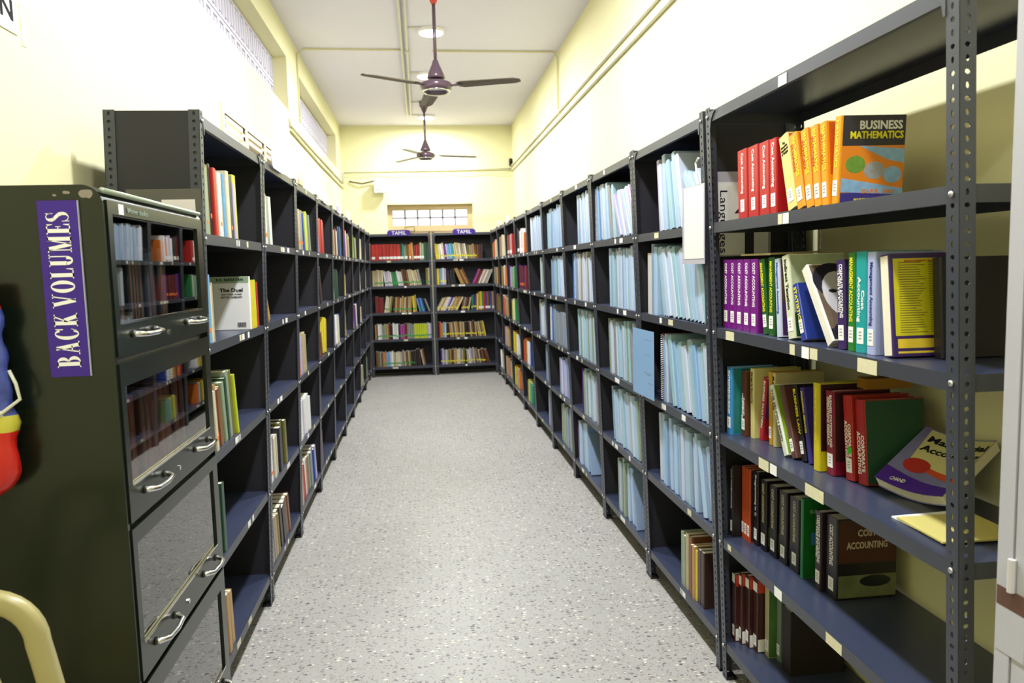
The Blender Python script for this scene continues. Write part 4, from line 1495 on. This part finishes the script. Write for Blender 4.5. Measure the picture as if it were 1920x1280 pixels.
# ------------------------------------------------------------------ papers and signs on the racks
fr = mat('sleeve_edge', '#b9b6c2', .25, spec=.5)
ln_ = thing('paper_sign', 'white Languages sign with a black arrow on side of second right rack', 'sign', T(1.07, 2.686, 1.60))
MB().box(0, .215, 0, .0015, -.005, .30).build('plastic_sleeve', fr, ln_)
MB().box(0.002, .205, -.001, 0, 0, .262).build('paper', STICK, ln_)
text(ln_, 'Languages', (0, 0, -1), (1, 0, 0), (.03, -.0013, .12), .225, .036, INK, 0)
MB().prism([(.115, 0), (.15, 0), (.15, .15), (.19, .15), (.1325, .215), (.075, .15), (.115, .15)], 'y', -.0014, -.001).build('arrow_print', DK, ln_)
hp = thing('paper_sign', 'white sheet in a clear sleeve hanging from second right rack post', 'sign', T(1.026, 2.705, 1.57) @ Rz(.06))
MB().box(-.002, 0, -.035, .165, 0, .29).build('plastic_sleeve', fr, hp)
MB().box(-.0032, -.002, -.03, .145, .02, .285).build('paper', mat('pinkish_paper', '#e8e0dc', .6), hp)
MB().tube([(0, .02, .29), (-.002, .03, .33), (.0, .045, .37), (.0, .02, .385)], .004).build('tie', STICK, hp)
MBk = MB().box(-.0015, 0, 0, .30, 0, .315)
op = thing('booklet', 'light blue booklet cover swung open across the rack post, third right bay', 'booklet', T(1.035, 3.31, .953) @ Rz(.04))
MBk.build('cover', pm('h', 'file'), op)
q = MB()
for i, (y_0, y_1, z_) in enumerate([(.03, .13, .27), (.05, .12, .2), (.02, .14, .115), (.04, .11, .108), (.02, .08, .07)]):
    q.box(-.0018, -.0015, y_0, y_1, z_, z_+.003)
q.build('printed_lines', mat('blue_grey_ink', '#6f8aa8', .6), op)
es = thing('paper_sign', 'blank paper in a clear sleeve on end panel behind the cabinet', 'sign', T(-.94, 2.64, 1.45))
MB().box(.0, .235, -.003, -.002, 0, .41).build('plastic_sleeve', mat('dusty_sleeve', '#56554f', .25, spec=.5), es)
MB().box(.11, .215, -.0045, -.003, 0, .375).build('paper', mat('pinkish_paper', '#e8e0dc', .6), es)


def oval_sign(M, s, label, m, group):
    r_ = thing('category_sign', label, 'sign', M, group)
    W2, H2 = .17, .042
    pts = [(-W2+H2+H2*math.cos(a), H2*math.sin(a)) for a in [PI/2+i*PI/8 for i in range(9)]] + [(W2-H2+H2*math.cos(a), H2*math.sin(a)) for a in [-PI/2+i*PI/8 for i in range(9)]]
    MB().prism(pts, 'y', -.004, 0).build('board', m, r_)
    if s:
        text(r_, s, (1, 0, 0), (0, 0, 1), (.0, -.0045, 0), .21, .052, WHITE, 0, 'lettering')
    return r_


oval_sign(T(-.285, YBF-.004, 2.11), 'TAMIL', 'purple oval TAMIL sign on the left end-wall rack', PURPLE, 'TAMIL signs')
oval_sign(T(.665, YBF-.004, 2.11), 'TAMIL', 'purple oval TAMIL sign on the right end-wall rack', PURPLE, 'TAMIL signs')
pl_ = mat('glare_lavender_sign', '#b9aedd', .3, coat=.3)  # glare on the purple boards put into the colour as pale lavender
for k, u in (('L2', .34), ('L4', .42), ('L5', .42), ('L6', .42), ('L8', .4)):
    oval_sign(RM[k] @ T(u, -SH*2.13-.006, 2.125), None, 'purple oval sign painted pale lavender for glare on top edge of ' + NAMES[k], pl_, 'oval signs on the left row')
for k, u in (('R7', .4), ('R8', .4)):
    oval_sign(RM[k] @ T(u, -SH*2.13-.006, 2.125), None, 'pale oval sign on top edge of ' + NAMES[k], pl_, 'oval signs on the right row')
tag(MB().box(-.006, .006, 0, .16, 0, .03).build('wood_strip', mat('pale_wood', '#cdbb96', .6), M=T(-.70, 4.72, 2.102)), 'short pale wood strip lying on top of the third left rack', 'wood strip')

# ------------------------------------------------------------------ green cabinet
CX0, CX1, CY0, CY1, CZ = -1.09, -.70, 1.822, 2.598, 1.785
base = Vector((-.9, 2.21, 0))


def loc(p):
    return (p[0]-base.x, p[1]-base.y, p[2]-base.z)


cab = thing('bookcase', 'dark green steel bookcase with four glass doors and chrome handles', 'bookcase', T(*base))
R0 = .045
arc = [(CX1-R0+R0*math.sin(a), CZ-R0+R0*math.cos(a)) for a in [i*PI/2/8 for i in range(9)]]
prof = [(CX0, 0), (CX0, CZ)] + arc + [(CX1, 0)]
body = MB()
xb = CX1-.022
for a, b_ in ((CY0, CY0+.012), (CY1-.012, CY1)):
    body.prism([(x, z) for x, z in prof][::-1], 'y', a, b_)
body.box(CX0, CX0+.01, CY0+.012, CY1-.012, 0, CZ-.012)
# curved top sheet
outer = [(CX0, CZ)]+arc+[(CX1, 1.752)]
inner = [(CX0, CZ-.012)]+[(CX1-R0+(R0-.012)*math.sin(a), CZ-R0+(R0-.012)*math.cos(a)) for a in [i*PI/2/8 for i in range(9)]]+[(CX1-.012, 1.752)]
for i in range(len(outer)-1):
    body.prism([outer[i], outer[i+1], inner[i+1], inner[i]], 'y', CY0+.012, CY1-.012)
SEP = [.17, .60, .99, 1.385]
for z in SEP:
    body.box(CX0+.01, CX1-.014, CY0+.012, CY1-.012, z-.016, z+.006)
body.box(CX0+.01, CX1-.004, CY0+.012, CY1-.012, 0, .15)
body.build('body', GREEN, cab, fn=loc)
MB().tube([(CX1-.004, CY0+.01, CZ-.012), (CX1-.004, CY1-.01, CZ-.012)], .007).build('top_rim', mat('pale_green_edge', '#a9b5a2', .25, metal=.2), cab, fn=loc, smooth=True)
doors = [(1.393, 1.752, 1.468, 1.722), (.998, 1.377, 1.083, 1.322), (.608, .982, .692, .943), (.178, .592, .27, .535)]
for (z0, z1, g0, g1) in doors:
    y0, y1, gy0, gy1 = CY0+.014, CY1-.014, 1.862, 2.532
    d_ = MB()
    X0, X1 = CX1-.013, CX1+.004
    d_.box(X0, X1, y0, y1, z0, g0)
    d_.box(X0, X1, y0, y1, g1, z1)
    d_.box(X0, X1, y0, gy0, g0, g1)
    d_.box(X0, X1, gy1, y1, g0, g1)
    dr = d_.build('door', GREEN, cab, fn=loc)
    MB().box(X1-.010, X1-.006, gy0-.002, gy1+.002, g0-.002, g1+.002).build('glass_pane', GLASS, dr, fn=loc)
    MB().box(X1-.005, X1+.001, gy0, gy1, g0-.001, g0+.004).build('glass_bead', CHROME, dr, fn=loc)
    for yc in (2.0, 2.42):
        zz = g0-.028
        hw = .072 if yc < 2.2 else .068
        pth = [(X1, yc-hw, zz), (X1+.012, yc-hw, zz), (X1+.03, yc-hw*.75, zz-.002), (X1+.034, yc, zz-.003), (X1+.03, yc+hw*.75, zz-.002), (X1+.012, yc+hw, zz), (X1, yc+hw, zz)]
        MB().tube(pth, [.011, .008, .0065, .0065, .0065, .008, .011], 10).build('handle', CHROME, dr, fn=loc, smooth=True)
    MB().lathe([(.008, 0), (.008, .003), (.003, .004)], 12).build('lock', CHROME, dr, fn=loc, M=None) if False else None
    lk = MB()
    lk.tube([(X1, 2.2, g0-.045), (X1+.004, 2.2, g0-.045)], .007, 12)
    lk.build('lock', CHROME, dr, fn=loc)
MB().box(CX1-.001, CX1+.0002+.0045, 1.90, 1.93, 1.724, 1.748).build('paper_tag', STICK, cab, fn=loc)
wt = text(cab, 'Women studies', (0, 1, 0), (0, 0, 1), loc((CX1+.0055, 2.02, 1.737)), .14, .013, mat('chalk_writing', '#8f9f8f', .6), 0, 'chalk_writing')
rp = mat('rust_patch', '#8f8478', .7, noise=.2, nscale=40)
for (x, z, sx, sz) in [(-.735, 1.765, .018, .012), (-.775, 1.768, .009, .004), (-.80, 1.762, .005, .003)]:
    mb = MB()
    r_ = random.Random(int(-x*1000))
    n = 12
    vs = [(x+sx*r_.uniform(.7, 1.1)*math.cos(2*PI*i/n), CY0-.0006, z+sz*r_.uniform(.7, 1.1)*math.sin(2*PI*i/n)) for i in range(n)]
    mb.add(vs, [tuple(range(n-1, -1, -1))])
    mb.build('chipped_patch', rp, cab, fn=loc)


# condensed serif capitals for the sign
def glyph(ch):
    P = []

    def rc(x0, y0, x1, y1):
        P.append([(x0, y0), (x1, y0), (x1, y1), (x0, y1)])

    def bandarc(cx, cy, rx, ry, ix, iy, a0, a1, n=14, sx=0):
        for i in range(n):
            t0, t1 = math.radians(a0+(a1-a0)*i/n), math.radians(a0+(a1-a0)*(i+1)/n)
            q = [(cx+rx*math.cos(t0), cy+ry*math.sin(t0)), (cx+rx*math.cos(t1), cy+ry*math.sin(t1)), (cx+sx+ix*math.cos(t1), cy+iy*math.sin(t1)), (cx+sx+ix*math.cos(t0), cy+iy*math.sin(t0))]
            P.append(q)

    def diag(x0, y0, x1, y1, w_):
        P.append([(x0-w_/2, y0), (x0+w_/2, y0), (x1+w_/2, y1), (x1-w_/2, y1)])

    def serif(x, y, w_=.28):
        rc(x-w_/2, y-(.045 if y > .5 else 0), x+w_/2, y+(0 if y > .5 else .045))
    s = .17
    s = .20
    if ch == 'B':
        rc(.08, 0, .08+s, 1); rc(0, 0, .3, .045); rc(0, .955, .3, 1)
        bandarc(.27, .75, .27, .25, .1, .205, -90, 90); bandarc(.28, .27, .31, .27, .13, .225, -90, 90)
        return P, .62
    if ch == 'A':
        diag(.12, 0, .33, 1, .06); diag(.52, 0, .31, 1, .19); rc(.18, .3, .46, .35); serif(.1, 0, .24); serif(.54, 0, .3)
        return P, .70
    if ch == 'C':
        bandarc(.31, .5, .31, .515, .13, .465, 38, 322, 22); P.append([(.5, .66), (.57, .66), (.57, 1), (.53, .95)]); P.append([(.53, .1), (.58, .3), (.55, .3), (.46, .06)])
        return P, .62
    if ch == 'K':
        rc(.08, 0, .08+s, 1); serif(.165, 0, .32); serif(.165, 1, .32); diag(.24, .42, .53, 1, .07); diag(.54, 0, .32, .58, .2); serif(.52, 1, .24); serif(.55, 0, .3)
        return P, .72
    if ch == 'V':
        diag(.35, 0, .12, 1, .19); diag(.36, 0, .56, 1, .06); serif(.12, 1, .32); serif(.57, 1, .22)
        return P, .68
    if ch == 'O':
        bandarc(.32, .5, .32, .515, .13, .465, 0, 360, 28)
        return P, .66
    if ch == 'L':
        rc(.08, 0, .08+s, 1); serif(.165, 1, .32); rc(0, 0, .5, .045); P.append([(.44, .0), (.53, .0), (.53, .3), (.5, .3)])
        return P, .55
    if ch == 'U':
        rc(.08, .25, .08+s, 1); serif(.165, 1, .32); rc(.5, .25, .555, 1); serif(.53, 1, .22); bandarc(.3175, .27, .2375, .285, .07, .215, 180, 360, 14, -.0+.0)
        P.append([(.08, .27), (.25, .27), (.25, .25), (.08, .25)]); P.append([(.39, .3), (.39, .26), (.555, .26), (.555, .3)]) if False else None
        return P, .66
    if ch == 'M':
        rc(.1, 0, .155, 1); serif(.13, 0, .22); diag(.42, 0, .18, 1, .19); diag(.42, 0, .64, 1, .055); rc(.6, 0, .6+s, 1); serif(.685, 0, .28); rc(0, .955, .27, 1); rc(.58, .955, .83, 1)
        return P, .86
    if ch == 'E':
        rc(.08, 0, .08+s, 1); rc(0, 0, .5, .045); rc(0, .955, .5, 1); rc(.25, .49, .4, .535); rc(.38, .4, .415, .62); P.append([(.43, 0), (.53, 0), (.53, .28), (.5, .28)]); P.append([(.5, .74), (.52, .74), (.52, 1), (.42, 1)])
        return P, .56
    if ch == 'S':
        path = [(.44, .80), (.40, .92), (.27, .985), (.14, .93), (.10, .80), (.13, .67), (.26, .56), (.38, .45), (.44, .30), (.41, .13), (.27, .025), (.12, .07), (.05, .2)]
        wd = [.03, .05, .05, .11, .17, .18, .2, .2, .18, .13, .05, .05, .03]
        for i in range(len(path)-1):
            (x0, y0), (x1, y1) = path[i], path[i+1]
            L_ = math.hypot(x1-x0, y1-y0)
            nx, ny = -(y1-y0)/L_, (x1-x0)/L_
            P.append([(x0+nx*wd[i]/2, y0+ny*wd[i]/2*.6), (x0-nx*wd[i]/2, y0-ny*wd[i]/2*.6), (x1-nx*wd[i+1]/2, y1-ny*wd[i+1]/2*.6), (x1+nx*wd[i+1]/2, y1+ny*wd[i+1]/2*.6)])
        rc(.42, .68, .45, 1)
        rc(.03, 0, .06, .32)
        return P, .54
    return P, .3


sg = thing('name_sign', 'purple BACK VOLUMES sign with white letters on the cabinet side', 'sign', T(-.794, CY0-.0005, 1.553) @ Ry(-.0))
MB().box(-.042, .042, -.006, 0, -.197, .197).build('board', PURPLE, sg)
MB().box(.042, .0435, -.006, 0, -.197, .197).build('board_edge', mat('pale_sign_edge', '#b9b9c4', .4), sg)
mb = MB()
cur = 0
polys = []
for ch in 'BACK VOLUMES':
    if ch == ' ':
        cur += .22
        continue
    P, w_ = glyph(ch)
    for q in P:
        polys.append([(x+cur, y) for x, y in q])
    cur += w_+.07
sc = .352/cur
for q in polys:
    a2 = sum(q[i][0]*q[(i+1) % len(q)][1]-q[(i+1) % len(q)][0]*q[i][1] for i in range(len(q)))
    if a2 < 0:
        q = q[::-1]
    pts = [(.024-y*.05, -.0066, -.176+x*sc) for x, y in q]
    n = len(pts)
    mb.add(pts, [tuple(range(n))])
mb.build('lettering', WHITE, sg)

# volumes inside the bookcase
CB = ['#5a2a22', '#6b3226', '#4a221e', '#743a2a', '#51302a']
r_ = random.Random(5)
for bz, hh, cols, y_end, where in ((.996, .29, CB, 2.46, 'second tier'), (1.391, .27, ['#232c48', '#45241c', '#1c1c28', '#33333e', '#4a221a', '#1e2f38'], 2.40, 'top tier')):
    y = CY0+.03
    i = 0
    while y < y_end:
        t = r_.uniform(.03, .045)
        hx = r_.choice(cols)
        hh_ = hh*r_.uniform(.92, 1.02)
        M_ = T(CX1-.05-r_.uniform(0, .02), y, bz+.0006) @ Rz(PI/2)
        mb = MB()
        cover_geo(mb, t, hh_, .2)
        pages_geo(mb, t, hh_, .2)
        mb.box(t*.3, t*.7, -.0005, .0002, hh_*.25, hh_*.85, 2)
        lb = '%s bound volume behind glass, %s from left in the %s of the green bookcase' % ({'second tier': 'maroon', 'top tier': 'coloured', 'third tier': 'grey'}[where], ORD[i], where)
        thing('bound_volume', lb, 'book', M_, 'volumes in the %s of the green bookcase' % where, mb.mesh('bound_volume', [mat('volume_'+hx, hx, .5), PAGES, mat('faded_title_print', '#6e4a40', .6)]))
        y += t+.0015
        i += 1

# ------------------------------------------------------------------ plastic bag hanging on the cabinet side
bg = thing('plastic_bag', 'shiny red and blue plastic packet hanging against the cabinet side, left edge', 'bag', T(-.975, CY0-.045, 1.10))
mb = MB()
n, mm = 26, 18
vs = []
for i in range(n+1):
    z = i/n*.47
    q = i/n
    w_ = .078*(min(1, (q+.02)*7)**.5)*(1-.30*max(0, q-.25)) * (1+.05*math.sin(q*23))
    dp = .036*(min(1, (q+.02)*7)**.5)*(1-.65*q)
    for j in range(mm):
        a = 2*PI*j/mm
        k = 1+.06*math.sin(5*a+q*17)
        vs.append((w_*math.cos(a)*k+.003*math.sin(q*40), dp*math.sin(a)*k, z))
for i in range(n):
    for j in range(mm):
        mb.f.append((i*mm+j, i*mm+(j+1) % mm, (i+1)*mm+(j+1) % mm, (i+1)*mm+j))
        q = i/n
        mi = 0 if q < .30 else (1 if q < .38 else (2 if (q < .83 and (j in (14, 15, 12, 13, 11))) else (3 if q < .86 else 0)))
        mb.m.append(mi)
mb.v = vs
mb.f += [tuple(range(mm-1, -1, -1)), tuple(n*mm+j for j in range(mm))]
mb.m += [0, 0]
mb.build('bag', [mat('red_plastic', '#c81f14', .25, coat=.4), mat('yellow_plastic', '#c9c044', .3, coat=.4), mat('white_label_plastic', '#e6e3e8', .3, coat=.4), mat('blue_printed_plastic', '#3c4a9a', .3, noise=.6, nscale=50, coat=.4)], bg, smooth=True)
MB().tube([(.0, 0, .465), (.0, .0, .53), (.0, .03, .56), (.0, .044, .56)], .003).build('hanging_loop', STICK, bg)
MB().tube([(.02, -.03, .17), (.06, -.02, .19), (.088, 0, .215), (.082, .0, .25), (.07, .0, .28)], .004).build('clear_wrap_fold', mat('cloudy_wrap', '#d8d8c0', .2), bg, smooth=True)

# ------------------------------------------------------------------ cream plastic chair (only its back corner is in view)
ch = thing('plastic_chair', 'cream moulded plastic chair, curved back corner at lower left', 'chair', T(-.885, 1.43, 0))


def strip(name, pts, wx, wy, parent=ch):
    """flat bar swept along pts (in x,y,z), width wx in plane, depth wy"""
    mb = MB()
    P = [Vector(p) for p in pts]
    k = 0
    vs = []
    for i, p in enumerate(P):
        d = (P[min(i+1, len(P)-1)]-P[max(i-1, 0)]).normalized()
        s_ = Vector((0, 1, 0))
        nrm = d.cross(s_).normalized()
        for a, b_ in ((-1, -1), (-.6, -1.3), (.6, -1.3), (1, -1), (1, 1), (.6, 1.3), (-.6, 1.3), (-1, 1)):
            vs.append(tuple(p+nrm*a*wx/2+s_*b_*wy/2))
    fs = []
    for i in range(len(P)-1):
        for j in range(8):
            fs.append((i*8+j, i*8+(j+1) % 8, (i+1)*8+(j+1) % 8, (i+1)*8+j))
    fs += [tuple(range(7, -1, -1)), tuple((len(P)-1)*8+j for j in range(8))]
    mb.add(vs, fs)
    return mb.build(name, CHAIRM, parent, smooth=True)


loop = []
W2, top = .155, 1.0
loop += [(.235, .02, .42), (.215, .01, .6), (.19, 0, .78), (.172, 0, .88)]
for i in range(9):
    a = i*PI/2/8
    loop.append((W2-.075+.085*math.cos(a), 0, top-.085+.085*math.sin(a)))
loop2 = [(-x, y, z) for x, y, z in loop[::-1]]
strip('back_frame', loop+loop2, .036, .022)
inner = [(.135, .01, .43), (.115, .004, .6), (.10, 0, .75)]
for i in range(9):
    a = i*PI/2/8
    inner.append((.075-.05+.055*math.cos(a), 0, .885-.055+.055*math.sin(a)))
strip('back_splat', inner+[(-x, y, z) for x, y, z in inner[::-1]], .026, .014)
strip('back_bridge', [(0, 0, .88), (0, 0, .99)], .03, .012)
MB().box(-.235, .235, -.44, .02, .41, .435).build('seat', CHAIRM, ch)
for sx in (-1, 1):
    strip('leg', [(sx*.235, .02, .42), (sx*.245, .05, .0)], .05, .03)
    strip('leg', [(sx*.235, -.42, .42), (sx*.25, -.45, .0)], .05, .03)
    strip('arm', [(sx*.20, 0, .66), (sx*.255, -.1, .665), (sx*.26, -.3, .655), (sx*.25, -.42, .60), (sx*.237, -.43, .43)], .045, .02)

# ------------------------------------------------------------------ white door leaf at the right edge
root = link('door_1', None)
root['kind'] = 'structure'
MB().box(1.024, 1.072, 1.19, 1.225, 0, 2.4).build('door_jamb', DOORW, root)
MB().box(1.026, 1.062, .40, 1.186, .01, 2.3).build('door_leaf', DOORW, root)
MB().tube([(1.020, 1.186, .98), (1.020, 1.186, 1.04)], .007).build('hinge_knuckle', mat('pale_hinge', '#c9c6c8', .4), root)
MB().box(1.0225, 1.0262, 1.155, 1.222, .945, .98).build('hinge_plate', RUST, root)
MB().box(1.0228, 1.0262, 1.155, 1.222, .86, .945).build('hinge_plate', DOORW, root)

# ------------------------------------------------------------------ far books: the larger ones singly, the tiny rest as one
nbig = sum(1 for o in C.objects if o.get('category') == 'book')
SMALL.sort(key=lambda q: -q[0])
keep = max(0, 300-nbig)
for (sz, nm, label, cat, M, grp, mb, mats) in SMALL[:keep]:
    thing(nm, label, cat, M, grp, mb.mesh(nm, mats))
big, bm_mats = MB(), []
for (sz, nm, label, cat, M, grp, mb, mats) in SMALL[keep:]:
    k = len(big.v)
    big.v += [tuple(M @ Vector(p)) for p in mb.v]
    for f, mi in zip(mb.f, mb.m):
        m_ = mats[mi]
        if m_ not in bm_mats:
            bm_mats.append(m_)
        big.f.append(tuple(k+i for i in f))
        big.m.append(bm_mats.index(m_))
o = big.build('small_distant_books', bm_mats)
tag(o, 'many small distant books of mixed colours filling the far racks', 'books')
o['kind'] = 'stuff'
